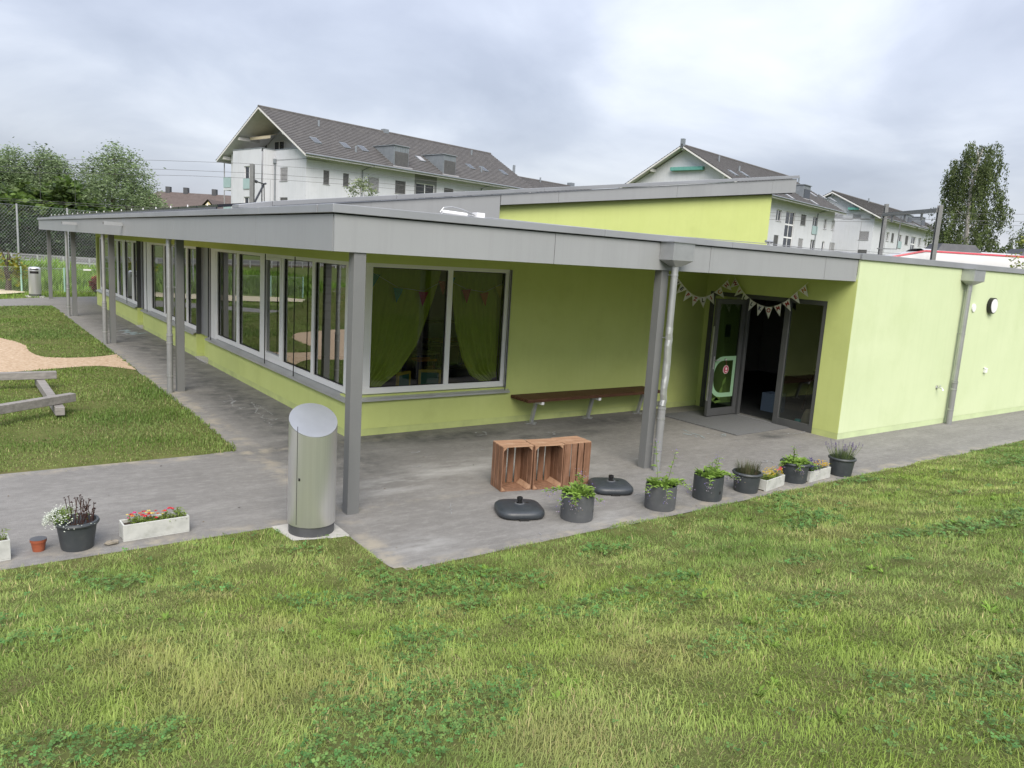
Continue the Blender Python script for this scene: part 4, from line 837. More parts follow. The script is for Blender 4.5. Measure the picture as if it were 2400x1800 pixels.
# wooden fruit crates
def crate(x, y, rz, label, back=False):
    C = empty('wooden_crate', (x, y, 0), rz, label, 'crate', 'wooden fruit crates standing on end'); w_, d_, h_, t = .37, .29, .51, .012
    def board(nm, x0, y0, z0, x1, y1, z1, m):
        o = MB().box(x0, y0, z0, x1, y1, z1).build(nm, m, C, bevel=.002); o.rotation_euler = (RNG.normal(0, .004), RNG.normal(0, .004), RNG.normal(0, .004)); return o
    bw = .083; gp = (d_-3*bw)/2
    for i in range(3):
        y0 = i*(bw+gp)
        board('slat', 0, y0, t, t, y0+bw, h_-t, M['crate']); board('slat', w_-t, y0, t, w_, y0+bw, h_-t, M['crate'])
        board('slat', 0, y0, 0, w_, y0+bw, t, M['crate']); board('slat', 0, y0, h_-t, w_, y0+bw, h_, M['cratetop'])
    nb = 4; bb = .072; gg = (w_-2*t-nb*bb)/(nb-1); yb = d_-t if not back else 0
    for i in range(nb):
        x0 = t+i*(bb+gg); board('slat', x0, yb, t+.001, x0+bb, yb+t, h_-t-.001, M['crate'])
    for sx in (0, 1):
        for sz_ in (0, 1):
            X0 = t if sx == 0 else w_-t; s1 = .045 if sx == 0 else -.045; Z0 = t if sz_ == 0 else h_-t; s2 = .045 if sz_ == 0 else -.045
            y0, y1 = (.004, d_-t-.002) if not back else (t+.002, d_-.004)
            vs = [(X0, y0, Z0), (X0+s1, y0, Z0), (X0, y0, Z0+s2), (X0, y1, Z0), (X0+s1, y1, Z0), (X0, y1, Z0+s2)]
            MB().add(vs, [(0, 1, 2), (3, 5, 4), (0, 3, 4, 1), (1, 4, 5, 2), (2, 5, 3, 0)]).build('corner_post', M['cratetop'], C)
    return C
crate(.523, -2.911, math.radians(-12), 'open wooden crate standing on end, farthest from the column with the downpipe')
crate(.895, -3.005, math.radians(-11), 'open wooden crate standing on end, between two other crates')
crate(1.285, -3.055, math.radians(-4), 'wooden crate turned with its slatted bottom facing the lawn', back=True)
# parasol bases
def parasol_base(x, y, rz, label):
    U = empty('parasol_base', (x, y, 0), rz, label, 'parasol base', 'charcoal plastic parasol bases'); 
    prof = [(.20, .0), (.233, .008), (.242, .035), (.239, .062), (.22, .080), (.18, .091), (.12, .099), (.055, .103), (.05, .105), (.0001, .105)]
    MB().lathe(prof, 56, power=3.6).build('shell', M['base'], U, smooth=60)
    MB().lathe([(.052, .103), (.05, .109), (.036, .112), (.034, .105)], 24).build('collar', M['pot2'], U, smooth=50)
    MB().lathe([(.021, .10), (.021, .142), (.029, .144), (.030, .168), (.024, .172), (.018, .172), (.018, .14)], 20).build('tube_socket', M['black'], U, smooth=40)
    MB().lathe([(.018, .098), (.018, .106), (.0001, .107)], 14, c=(.085, .03, -.004)).build('filler_cap', M['black'], U, smooth=40)
    for q in (0, 1): 
        s = 1 if q == 0 else -1
        MB().box(-.05, s*.236-.012, 0, .05, s*.236+.012, .018).build('foot_notch', M['dark'], U)
parasol_base(.29, -3.57, math.radians(-24), 'charcoal parasol base lying in front of the wooden crates')
parasol_base(1.735, -3.37, math.radians(-28), 'charcoal parasol base beside the crates near the column')
# timber beams on the lawn
def timber(a, b, s, label):
    a, b = np.array(a, float), np.array(b, float); o = empty('timber_beam', (a[0], a[1], 0), 0, label, 'beam', 'weathered balance beams on the lawn')
    b_ = b-a; b_[2] = b[2]; MB().beam((0, 0, a[2]), b_, s, s).build('timber', M['beam'], o, bevel=.006); return o
timber((-3.16, 4.95, .11), (-3.13, 2.35, .11), .115, 'grey timber cross beam lying under two other beams')
timber((-6.6, 4.9, .232), (-2.93, 4.72, .232), .115, 'grey timber beam whose end rests toward the wood chip path')
timber((-7.2, -.15, .232), (-2.93, 2.72, .232), .115, 'grey timber beam laid slantwise near the end of the cross beam')

# ---------------------------------------------------------------- plants in pots
def leaves(name, items, m, parent):
    "items: list of (base, direction, length, width, colour); leaf = two folded quads"
    V4 = []; C_ = []
    for b, d, ln, wd_, c in items:
        b = np.asarray(b, float); d = np.asarray(d, float); d = d/np.linalg.norm(d); sv = np.cross(d, (0, 0, 1.)); ns = np.linalg.norm(sv); sv = sv/ns if ns > 1e-3 else np.array([1., 0, 0])
        u_ = np.cross(sv, d); m1 = b+d*ln*.45; tip = b+d*ln-np.array([0, 0, .18*ln]); f = u_*wd_*.25
        V4 += [np.stack([b, m1-sv*wd_*.5+f, tip, m1]), np.stack([b, m1, tip, m1+sv*wd_*.5+f])]; C_ += [c, np.asarray(c)*.9]
    return quads(name, np.array(V4), m, parent, np.array(C_))
def rdir(up=.5): a = RNG.uniform(0, 6.28); return np.array([math.cos(a), math.sin(a), up])
def stems(name, paths, r, m, parent): 
    mb = MB()
    for p_ in paths: mb.tube(p_, r, 5, cap=False)
    return mb.build(name, m, parent)
def blobs(name, items, parent):
    "small flower heads: each a little double-pyramid"
    V4 = []; C_ = []
    for p_, s, c in items:
        p_ = np.asarray(p_, float); a = RNG.uniform(0, 6.28); ax = np.array([math.cos(a), math.sin(a), .2])*s; ay = np.array([-math.sin(a), math.cos(a), .1])*s; az_ = np.array([0, 0, s*.8])
        V4 += [np.stack([p_-ax, p_-ay, p_+ax, p_+az_]), np.stack([p_-ax, p_+az_, p_+ax, p_+ay]), np.stack([p_-ax, p_+ay, p_+ax, p_-ay])]; C_ += [c, c, np.asarray(c)*.8]
    return quads(name, np.array(V4), M['petal'], parent, np.array(C_))
M['stem'] = mat('plant_stem', (.14, .20, .045), (.11, .15, .04), 9, .6)
def pot_straight(root, r=.165, h=.27, slot=None, m='pot2'):
    p_ = MB().lathe([(r*.97, 0), (r, .02), (r*1.01, h), (r*.95, h), (r*.94, h-.05)], 40).build('pot', M[m], root, smooth=40)
    MB().lathe([(r*.94, h-.06), (.0001, h-.05)], 24).build('soil', M['soil'], root)
    if slot is not None:
        a = slot; mb = MB(); n = 5; rr = r*1.004
        pts = [(rr*math.cos(a-.1+.2*i/n), rr*math.sin(a-.1+.2*i/n)) for i in range(n+1)]
        mb.add([(x, y, .085) for x, y in pts]+[(x, y, .12) for x, y in pts], [(i, i+1, n+2+i, n+1+i) for i in range(n)]).build('slot', M['dark'], p_)
def pot_rim(root, r=.165, h=.235, rb=.135):
    MB().lathe([(rb, 0), (rb+.004, .01), (r-.008, h-.03), (r+.006, h-.028), (r+.012, h-.015), (r+.006, h-.002), (r-.012, h), (r-.02, h-.02), (r-.03, h-.06)], 44).build('pot', M['pot'], root, smooth=45)
    MB().lathe([(r-.03, h-.065), (.0001, h-.05)], 24).build('soil', M['soil'], root)
LG = np.array([.23, .36, .07]); LD = np.array([.09, .16, .04]); LGR = np.array([.17, .21, .12])
def borage(root, h, R_, seed, spread=.22, up=.3, ntall=2):
    rg = np.random.default_rng(seed); lv = []; st = []; fl = []
    for i in range(44):   # basal foliage
        a = rg.uniform(0, 6.28); rr = R_*math.sqrt(rg.random())*.8; b = np.array([rr*math.cos(a), rr*math.sin(a), h-.02]); ln = rg.uniform(.08, .15)
        lv.append((b, (math.cos(a)*rg.uniform(.3, 1), math.sin(a)*rg.uniform(.3, 1), rg.uniform(.25, 1.1)), ln, ln*.5, LG*rg.uniform(.7, 1.25)))
    def shoot(p0, d, length, droop, nf):
        p_ = [p0]; dd = np.array(d, float)
        for k in range(7):
            dd = dd+np.array([0, 0, -droop]); dd /= np.linalg.norm(dd); p_.append(p_[-1]+dd*length/7)
            for s in range(2): 
                a = rg.uniform(0, 6.28); ln = rg.uniform(.055, .11)*(1-.07*k); lv.append((p_[-1], (math.cos(a), math.sin(a), .3), ln, ln*.5, LG*rg.uniform(.75, 1.3)))
        st.append(p_); e = p_[-1]
        for k in range(nf):
            q = e+rg.normal(0, .03, 3); c = [np.array([.20, .17, .42]), np.array([.30, .24, .36]), np.array([.34, .30, .33]), np.array([.24, .2, .14])][rg.integers(0, 4)]; fl.append((q, rg.uniform(.004, .009), c)); 
    for i in range(ntall): a = rg.uniform(0, 6.28); shoot(np.array([.05*math.cos(a), .05*math.sin(a), h-.03]), (.2*math.cos(a), .2*math.sin(a), 1), rg.uniform(.75, 1.05)*up, -.01, 16)
    for i in range(7): a = rg.uniform(0, 6.28); shoot(np.array([R_*.6*math.cos(a), R_*.6*math.sin(a), h-.02]), (.9*math.cos(a), .9*math.sin(a), .75), rg.uniform(.6, 1.0)*spread, .22, 22)
    stems('stems', st, .003, M['stem'], root); leaves('foliage', lv, M['leaf'], root); blobs('blossom', fl, root)
def potted(x, y, label): return empty('potted_plant', (x, y, 0), RNG.uniform(0, .3), label, 'potted plant', 'potted plants along the lawn edge')
r_ = potted(.735, -3.945, 'grey slotted pot with drooping borage beside the two parasol bases'); pot_straight(r_, .165, .27, slot=-1.15); borage(r_, .27, .15, 3, .30, .20, 2)
r_ = potted(1.79, -4.085, 'grey pot with tall leafy borage beneath the kinked downpipe'); pot_straight(r_, .165, .26); borage(r_, .26, .15, 5, .34, .46, 2)
r_ = potted(2.56, -4.085, 'dark slotted pot with pale green leafy plant and lilac blossoms'); pot_straight(r_, .165, .27, slot=-1.7, m='pot'); borage(r_, .27, .15, 9, .32, .27, 3)
def twiggy(root, h, n, ht, cols, R_=.12, seed=1, tip=None, leafy=True):
    rg = np.random.default_rng(seed); P = np.zeros((n, 3)); a = rg.uniform(0, 6.28, n); rr = R_*np.sqrt(rg.random(n)); P[:, 0] = rr*np.cos(a); P[:, 1] = rr*np.sin(a); P[:, 2] = h-.04
    hh_ = ht*rg.uniform(.45, 1.05, n); C_ = np.array([cols[rg.integers(0, len(cols))] for _ in range(n)])*rg.uniform(.7, 1.3, (n, 1))
    ln = np.clip(rr/R_*.45+rg.normal(0, .12, n), .02, .9); blades('foliage', P, hh_, np.full(n, .0045), a, ln, C_, M['leaf'], root, curl=.15)
    if tip is not None:
        fl = []
        for i in range(tip[1]):
            j = rg.integers(0, n); an = a[j]; l_ = ln[j]; q = P[j]+np.array([math.cos(an)*math.sin(l_), math.sin(an)*math.sin(l_), math.cos(l_)])*ht*rg.uniform(.85, 1.35)
            for k in range(4): fl.append((q+np.array([math.cos(an)*.2, math.sin(an)*.2, 1])*.012*k, tip[2], np.array(tip[0])*rg.uniform(.7, 1.3)))
            base_ = P[j]
            tip[3].append([base_, q])
        blobs('blossom', fl, root)
r_ = potted(3.235, -4.10, 'dark rimmed pot with brownish green heather twigs'); pot_rim(r_); twiggy(r_, .22, 520, .20, [np.array([.10, .12, .05]), np.array([.15, .12, .08]), np.array([.08, .11, .05])], .13, 4)
r_ = potted(4.20, -4.09, 'dark rimmed pot of mixed herbs between two concrete planters'); pot_rim(r_, .175, .25, .15); borage(r_, .24, .14, 14, .24, .24, 2)
sp = []; r_ = potted(5.09, -4.19, 'dark rimmed pot with flowering lavender, farthest along the lawn edge'); pot_rim(r_, .165, .24, .13); twiggy(r_, .23, 420, .17, [LGR*.85, LGR*.65, np.array([.10, .15, .07])], .13, 6, ((.09, .06, .17), 46, .008, sp)); stems('stalks', sp, .0018, M['stem'], r_)
# left pot: white alyssum and dried brown stalks
r_ = potted(-3.53, -2.655, 'dark rimmed pot with white alyssum and dried brown stalks'); pot_rim(r_, .155, .235, .115)
rg = np.random.default_rng(21); lv = []; fl = []
for i in range(420):
    a = rg.normal(2.9, .75); rr = .17*math.sqrt(rg.random()); q = np.array([rr*math.cos(a)-.03, rr*math.sin(a), .22+rg.uniform(0, .11)*(1.1-rr/.2)+.02])
    lv.append((q, (rg.normal(0, .5)-.3, rg.normal(0, .5), rg.uniform(.4, 1.2)), .035, .008, np.array([.20, .30, .06])*rg.uniform(.7, 1.3)))
for i in range(620):
    a = rg.normal(2.85, .8); rr = .10+.11*rg.random()**.7; hz = .335-.85*(rr-.10)*rg.uniform(.6, 1.2)+rg.normal(0, .012); fl.append(((rr*math.cos(a)-.03, rr*math.sin(a), max(hz, .17)), rg.uniform(.004, .008), np.array([.62, .66, .58])*rg.uniform(.8, 1.1)))
leaves('foliage', lv, M['leaf'], r_); blobs('blossom', fl, r_)
st = []; fl = []
for i in range(24):
    a = rg.uniform(0, 6.28); b = np.array([.035+.05*rg.normal(), .03*rg.normal(), .19]); e = b+np.array([rg.normal(0, .03), rg.normal(0, .03), rg.uniform(.09, .25)]); st.append([b, (b+e)/2+rg.normal(0, .005, 3), e])
    for k in range(3): fl.append((e+rg.normal(0, .005, 3), rg.uniform(.005, .010), np.array([.04, .018, .015])))
    for k in range(5): q = b+(e-b)*rg.random(); fl.append((q, .006, np.array([.05, .022, .018])))
stems('dry_stalks', st, .0028, flat('dry_stalk', (.06, .028, .022)), r_); blobs('seed_heads', fl, r_)
# planter troughs
def trough(x, y, rz, L_, W_, H_, label, fn):
    T = empty('planter_trough', (x, y, 0), rz, label, 'planter', 'pale fibre cement planter troughs'); t = .014
    mb = MB(); mb.box(0, 0, .012, L_, t, H_).box(0, W_-t, .012, L_, W_, H_).box(0, t, .012, t, W_-t, H_).box(L_-t, t, .012, L_, W_-t, H_).box(t, t, .03, L_-t, W_-t, .045)
    mb.box(0, 0, 0, L_, .03, .0118).box(0, W_-.03, 0, L_, W_, .0118); mb.build('trough', M['fibre'], T, bevel=.003)
    MB().box(t, t, .045, L_-t, W_-t, H_-.03).build('soil', M['soil'], T); fn(T, L_, W_, H_); return T
def bedding(cols, n, hmax, nf, fs, skip=None):
    def f(T, L_, W_, H_):
        lv = []; fl = []; rg = np.random.default_rng(int(L_*1000)+nf)
        for i in range(n):
            x = rg.uniform(.03, L_-.02); y = rg.uniform(.02, W_-.02)
            if skip and x < skip: continue
            q = np.array([x, y, H_-.03]); hz = hmax*(.6+.4*math.sin(x*14+1)); ln = rg.uniform(.03, .06)
            for k in range(4): lv.append((q+np.array([rg.normal(0, .012), rg.normal(0, .012), rg.uniform(0, hz)]), (rg.normal(), rg.normal(), rg.uniform(.2, 1)), ln*.8, ln*.22, (LG*.7+np.array([.03, .02, 0]))*rg.uniform(.6, 1.4)))
        for i in range(nf):
            x = rg.uniform(.05 if not skip else skip, L_-.02); c = cols[rg.integers(0, len(cols))]; s = fs*rg.uniform(.7, 1.2); q = np.array([x, rg.uniform(.0, W_), H_+hmax*rg.uniform(.45, 1.25)-.02])
            for k in range(5): a = k*1.2566; fl.append((q+np.array([math.cos(a), math.sin(a), 0])*s*.7, s*.75, np.array(c)*rg.uniform(.8, 1.15)))
        leaves('foliage', lv, M['leaf'], T); blobs('blossom', fl, T)
    return f
port = bedding([(.55, .04, .05), (.55, .04, .18), (.60, .22, .05), (.62, .50, .16), (.55, .04, .05), (.6, .16, .06)], 150, .075, 26, .013, .05)
trough(-3.198, -2.707, .03, .53, .165, .145, 'long pale planter trough with red, pink and orange blossoms', port)
trough(-4.52, -2.75, .05, .53, .165, .165, 'pale planter trough cut off beside the little red pot', bedding([(.3, .2, .1)], 90, .09, 3, .008))
yel = bedding([(.62, .44, .02), (.60, .40, .02), (.64, .50, .05)], 130, .085, 120, .007)
def yel_red(T, L_, W_, H_):
    yel(T, L_, W_, H_); fl = []
    for k in range(9): q = np.array([L_-.05, .05, H_+.07])+RNG.normal(0, .012, 3); fl.append((q, .014, np.array([.58, .03, .07])))
    blobs('red_blossom', fl, T)
trough(3.425, -4.247, .16, .47, .165, .135, 'short weathered planter with yellow and red blossoms between two dark pots', yel_red)
def yel_dark(T, L_, W_, H_):
    bedding([(.60, .36, .02), (.62, .44, .03)], 60, .07, 60, .009, L_*.55)(T, L_, W_, H_)
    fl = [((RNG.uniform(.02, L_*.5), RNG.uniform(0, W_), H_+RNG.uniform(.0, .13)), .010, np.array([.09, .07, .22])*RNG.uniform(.5, 1.3)) for _ in range(190)]; blobs('violet_blossom', fl, T)
    lv = [((RNG.uniform(.02, L_*.5), RNG.uniform(0, W_), H_-.01), (RNG.normal(), RNG.normal(), 1.5), .07, .02, LD*RNG.uniform(.7, 1.6)) for _ in range(120)]; leaves('herb_foliage', lv, M['leaf'], T)
trough(4.315, -4.242, .06, .50, .165, .14, 'weathered planter with violet and golden blossoms beside the lavender pot', yel_dark)
# little red pot and stone
s_ = empty('small_pot', (-3.797, -2.60, 0), 0, 'small empty red brown plastic pot on the path', 'pot')
MB().lathe([(.042, 0), (.054, .075), (.059, .076), (.060, .098), (.052, .098), (.046, .02), (.0001, .02)], 28).build('shell', M['terracotta'], s_, smooth=35); MB().lathe([(.0535, .094), (.0601, .0995), (.0535, .0998)], 28).build('rim', M['bindark'], s_)
st_ = MB().lathe([(.0001, 0), (.03, .002), (.045, .014), (.038, .028), (.015, .034), (.0001, .034)], 12, sx=1.25, sy=.7).build('stone', M['stone'], None, smooth=30); st_.location = (-3.288, -2.715, 0)
for v in st_.data.vertices: v.co += Vector(RNG.normal(0, .003, 3))
tag(st_, 'small grey brown stone on the path by the long trough', 'stone')
# ---------------------------------------------------------------- inside, seen through the glass
def curtain(name, label, edge, x_fix, flip):
    V4 = []; n, m_ = 60, 40; g = np.zeros((n+1, m_+1, 3))
    for j in range(m_+1):
        z = 2.30-(2.30-.70)*j/m_; xe = edge(z)
        for i in range(n+1):
            t = i/n; x = x_fix+(xe-x_fix)*t; y = .20+.022*math.sin(t*44+.8*math.sin(z*2))*(.4+.6*j/m_)+.012*math.sin(t*17+z)
            g[i, j] = (x, y, z-(.12*t*t*(j/m_)))
    idx = lambda i, j: i*(m_+1)+j
    fs = [(idx(i, j), idx(i+1, j), idx(i+1, j+1), idx(i, j+1)) for i in range(n) for j in range(m_)]
    o = MB().add(g.reshape(-1, 3), fs).build(name, M['curtain'], None, smooth=180); return tag(o, label, 'curtain')
curtain('curtain', 'sheer green curtain gathered toward the building corner', lambda z: np.interp(z, [.7, .95, 1.3, 1.7, 2.05, 2.3], [.50, .88, 1.14, 1.30, 1.42, 1.50]), .30, 0)
curtain('curtain', 'sheer green curtain gathered at the bench side of the window', lambda z: np.interp(z, [.7, .85, 1.1, 1.5, 1.9, 2.3], [2.38, 2.08, 1.92, 1.78, 1.70, 1.62]), 2.58, 1)
wb = empty('window_bunting', (1.4, .14, 2.05), 0, 'coloured paper pennants hanging inside the corner window', 'bunting')
for x, z, c in ((-.98, .17, 'teal'), (-.62, -.02, 'teal'), (-.22, -.06, 'red'), (.1, .1, 'red'), (.22, .16, 'teal'), (.5, -.01, 'red'), (.82, -.05, 'orange'), (1.08, .06, 'yellow')):
    cc_ = {'teal': (.02, .22, .24), 'red': (.36, .04, .06), 'orange': (.42, .11, .04), 'yellow': (.40, .36, .03)}[c]
    pennant(wb, (x, 0, z), (1, 0, .2*x), (0, -1, 0), .16, None, None, flat('pennant_'+c, cc_, .8))
MB().tube([(-1.05, .002, .2), (-.62, .002, -.01), (-.22, .002, -.05), (.15, .002, .13), (.5, .002, 0), (.82, .002, -.04), (1.15, .002, .1)], .003, 5).build('string', M['paper'], wb)
mb = MB()
for i in range(60):
    y = .28+i*.018; h_ = RNG.uniform(.07, .13); mb.add([(.17, y-.012, .585), (.17, y+.012, .585), (.17+RNG.normal(0, .004), y, .585+h_+.06)], [(0, 1, 2)])
mb.box(.168, .26, .575, .172, 1.38, .64); tag(mb.build('paper_grass', flat('paper_green', (.03, .34, .10), .8)), 'fringe of green paper grass inside the corner pane', 'decoration')
def table(x, y, rz, w_, d_, h_, label, top):
    T = empty('table', (x, y, .08), rz, label, 'table'); MB().box(-w_/2, -d_/2, h_-.03, w_/2, d_/2, h_).build('table_top', top, T, bevel=.004)
    lg = None
    for sx in (-1, 1):
        for sy in (-1, 1):
            if lg is None: lg = MB().box(-.03, -.03, 0, .03, .03, h_-.03).build('leg', flat('table_leg', (.03, .05, .10)), T, loc=(sx*(w_/2-.06), sy*(d_/2-.06), 0))
            else: share(lg, T, (sx*(w_/2-.06), sy*(d_/2-.06), 0))
tw = flat('pale_wood', (.42, .38, .22)); ow = flat('orange_wood', (.40, .17, .05))
p_ = onz(985, 822, .60); table(float(p_[0]), max(.85, float(p_[1])), .2, .6, .5, .5, 'pale topped table behind the green curtain', tw)
p_ = onz(1060, 795, .70); table(float(p_[0]), max(1.9, float(p_[1])), .1, 1.0, .6, .62, 'orange brown table farther back in the room', ow)
def chair(x, y, rz, label):
    C = empty('chair', (x, y, .08), rz, label, 'chair', 'small classroom chairs'); fr = flat('chair_yellow', (.42, .30, .02)); se = flat('chair_green', (.02, .12, .08))
    MB().box(-.16, -.16, .30, .16, .16, .32).build('seat', se, C, bevel=.004); MB().box(-.15, .15, .42, .15, .17, .62).build('backrest', se, C, bevel=.004)
    for sx in (-1, 1):
        MB().box(sx*.16-.018, .14, 0, sx*.16+.018, .175, .66).build('rear_leg', fr, C); MB().box(sx*.15-.018, -.16, 0, sx*.15+.018, -.125, .30).build('front_leg', fr, C)
    MB().box(-.16, .142, .62, .16, .178, .665).build('top_rail', fr, C)
chair(1.32, .62, .5, 'yellow framed small chair close to the window mullion'); chair(1.7, .70, -.35, 'yellow framed small chair beside the window bottom right of the mullion')
sh = empty('shelf', (4.6, 4.6, .08), 0, 'shelf with papers at the back of the classroom', 'shelf'); MB().box(-.9, 0, 0, .9, .35, .03).box(-.9, 0, .5, .9, .35, .53).box(-.9, 0, 1.0, .9, .35, 1.03).box(-.9, 0, .03, -.87, .35, 1.0).box(.87, 0, .03, .9, .35, 1.0).build('carcass', tw, sh)
pb = empty('picture_board', (3.3, 6.85, .9), 0, 'board of small white picture cards on the classroom wall', 'board')
for i in range(7):
    for j in range(7): MB().box(-1.2+i*.33, .0, .05+j*.19, -1.2+i*.33+.2, .01, .05+j*.19+.14).build('picture_card', M['paper'], pb)
tr_ = empty('tray', (2.3, 2.0, .705), 0, 'orange tray on the orange brown table', 'tray'); MB().box(-.18, -.12, 0, .18, .12, .012).box(-.18, -.12, .012, .18, -.108, .04).box(-.18, .108, .012, .18, .12, .04).build('shell', flat('tray_orange', (.5, .17, .02)), tr_)
# hall
bx_ = empty('folding_box', (7.95, -.55, .012), .05, 'light blue plastic folding box just inside the door', 'box')
q = hit(1748, 925, (0, -1.0, 0), (0, 1, 0)); bx_.location = (8.1, -.98, .012)
fb = flat('box_blue', (.13, .17, .26)); mb = MB(); mb.box(-.16, -.15, 0, .16, -.135, .34).box(-.16, .135, 0, .16, .15, .34).box(-.16, -.135, 0, -.145, .135, .34).box(.145, -.135, 0, .16, .135, .34).box(-.145, -.135, 0, .145, .135, .012).build('shell', fb, bx_)
for z in (.08, .15, .22, .27): MB().box(-.166, -.14, z, -.1605, .14, z+.02).build('rib', fb, bx_)
ea = empty('easel', (8.9, -1.35, .012), .2, 'dark brown wooden easel leaning in the hall', 'easel'); dk = flat('dark_wood', (.05, .025, .015))
for a, b in (((0, -.25, 0), (.2, -.02, 1.5)), ((0, .25, 0), (.2, .02, 1.5)), ((.6, 0, 0), (.22, 0, 1.45))): MB().beam(a, b, .04, .03).build('leg', dk, ea)
MB().box(.08, -.2, .55, .14, .2, .58).build('tray', dk, ea)
ca = empty('cabinet', (11.6, -1.0, .012), 0, 'pale cabinet with shelf board at the back of the hall', 'cabinet'); MB().box(0, -.6, 0, .4, .9, .75).build('carcass', flat('cab_white', (.7, .68, .64)), ca); MB().box(-.1, -.8, 1.45, .4, 1.0, 1.48).build('shelf_board', flat('cab_white', (.7, .68, .64)), ca)
MB().box(.0, -.5, 1.48, .3, -.1, 1.8).build('carton', flat('cab_white', (.7, .68, .64)), ca); MB().box(.38, -.65, .82, .40, .9, 1.35).build('pin_board', flat('pinboard', (.16, .10, .06)), ca)
tc_ = empty('round_table', (10.4, -1.1, .012), 0, 'low teal round table in the dim hall', 'table'); MB().lathe([(.40, .50), (.42, .51), (.42, .535), (.0001, .535)], 32).build('table_top', flat('teal', (.02, .16, .13)), tc_, smooth=40); MB().lathe([(.05, 0), (.05, .5)], 12).build('leg', dk, tc_); MB().lathe([(.25, 0), (.25, .02), (.0001, .02)], 24).build('foot', dk, tc_)
bg_ = empty('soft_toy_bag', (7.42, -2.18, .012), 0, 'beige cloth bag behind the side pane of the entrance', 'bag')
MB().lathe([(.09, 0), (.13, .05), (.13, .14), (.10, .24), (.07, .30), (.0001, .32)], 20, sx=.9, sy=1.0).build('sack', flat('bag_beige', (.33, .25, .17)), bg_, smooth=60); MB().lathe([(.05, 0), (.07, .05), (.05, .11), (.0001, .12)], 14, c=(-.05, .17, 0)).build('bottle', flat('bag_teal', (.02, .2, .22)), bg_, smooth=60)
# ================================================================== beyond the kindergarten
def at(px, py, Dm):
    d = ray(px, py); d = d/np.hypot(d[0], d[1]); return CAM+d*Dm
def holes_wall(mb, f, a0, a1, z0, z1, holes, depth=.2):
    "wall sheet with real openings: f(a, z, d) -> point, d measured inwards"
    A = sorted({a0, a1, *[h for q in holes for h in (q[0], q[2])]}); Zs = sorted({z0, z1, *[h for q in holes for h in (q[1], q[3])]})
    A = [a for a in A if a0-1e-6 <= a <= a1+1e-6]; Zs = [z for z in Zs if z0-1e-6 <= z <= z1+1e-6]
    for i in range(len(A)-1):
        for j in range(len(Zs)-1):
            ca, cz = (A[i]+A[i+1])/2, (Zs[j]+Zs[j+1])/2
            if any(h[0] < ca < h[2] and h[1] < cz < h[3] for h in holes): continue
            mb.quad(f(A[i], Zs[j], 0), f(A[i+1], Zs[j], 0), f(A[i+1], Zs[j+1], 0), f(A[i], Zs[j+1], 0))
    for h in holes:
        p = [(h[0], h[1]), (h[2], h[1]), (h[2], h[3]), (h[0], h[3])]
        for k in range(4): a, b = p[k], p[(k+1) % 4]; mb.quad(f(*a, 0), f(*a, depth), f(*b, depth), f(*b, 0))
U = np.array([.977, .214, 0]); U /= np.linalg.norm(U); Vv = np.array([-U[1], U[0], 0]); UZ = math.atan2(U[1], U[0])
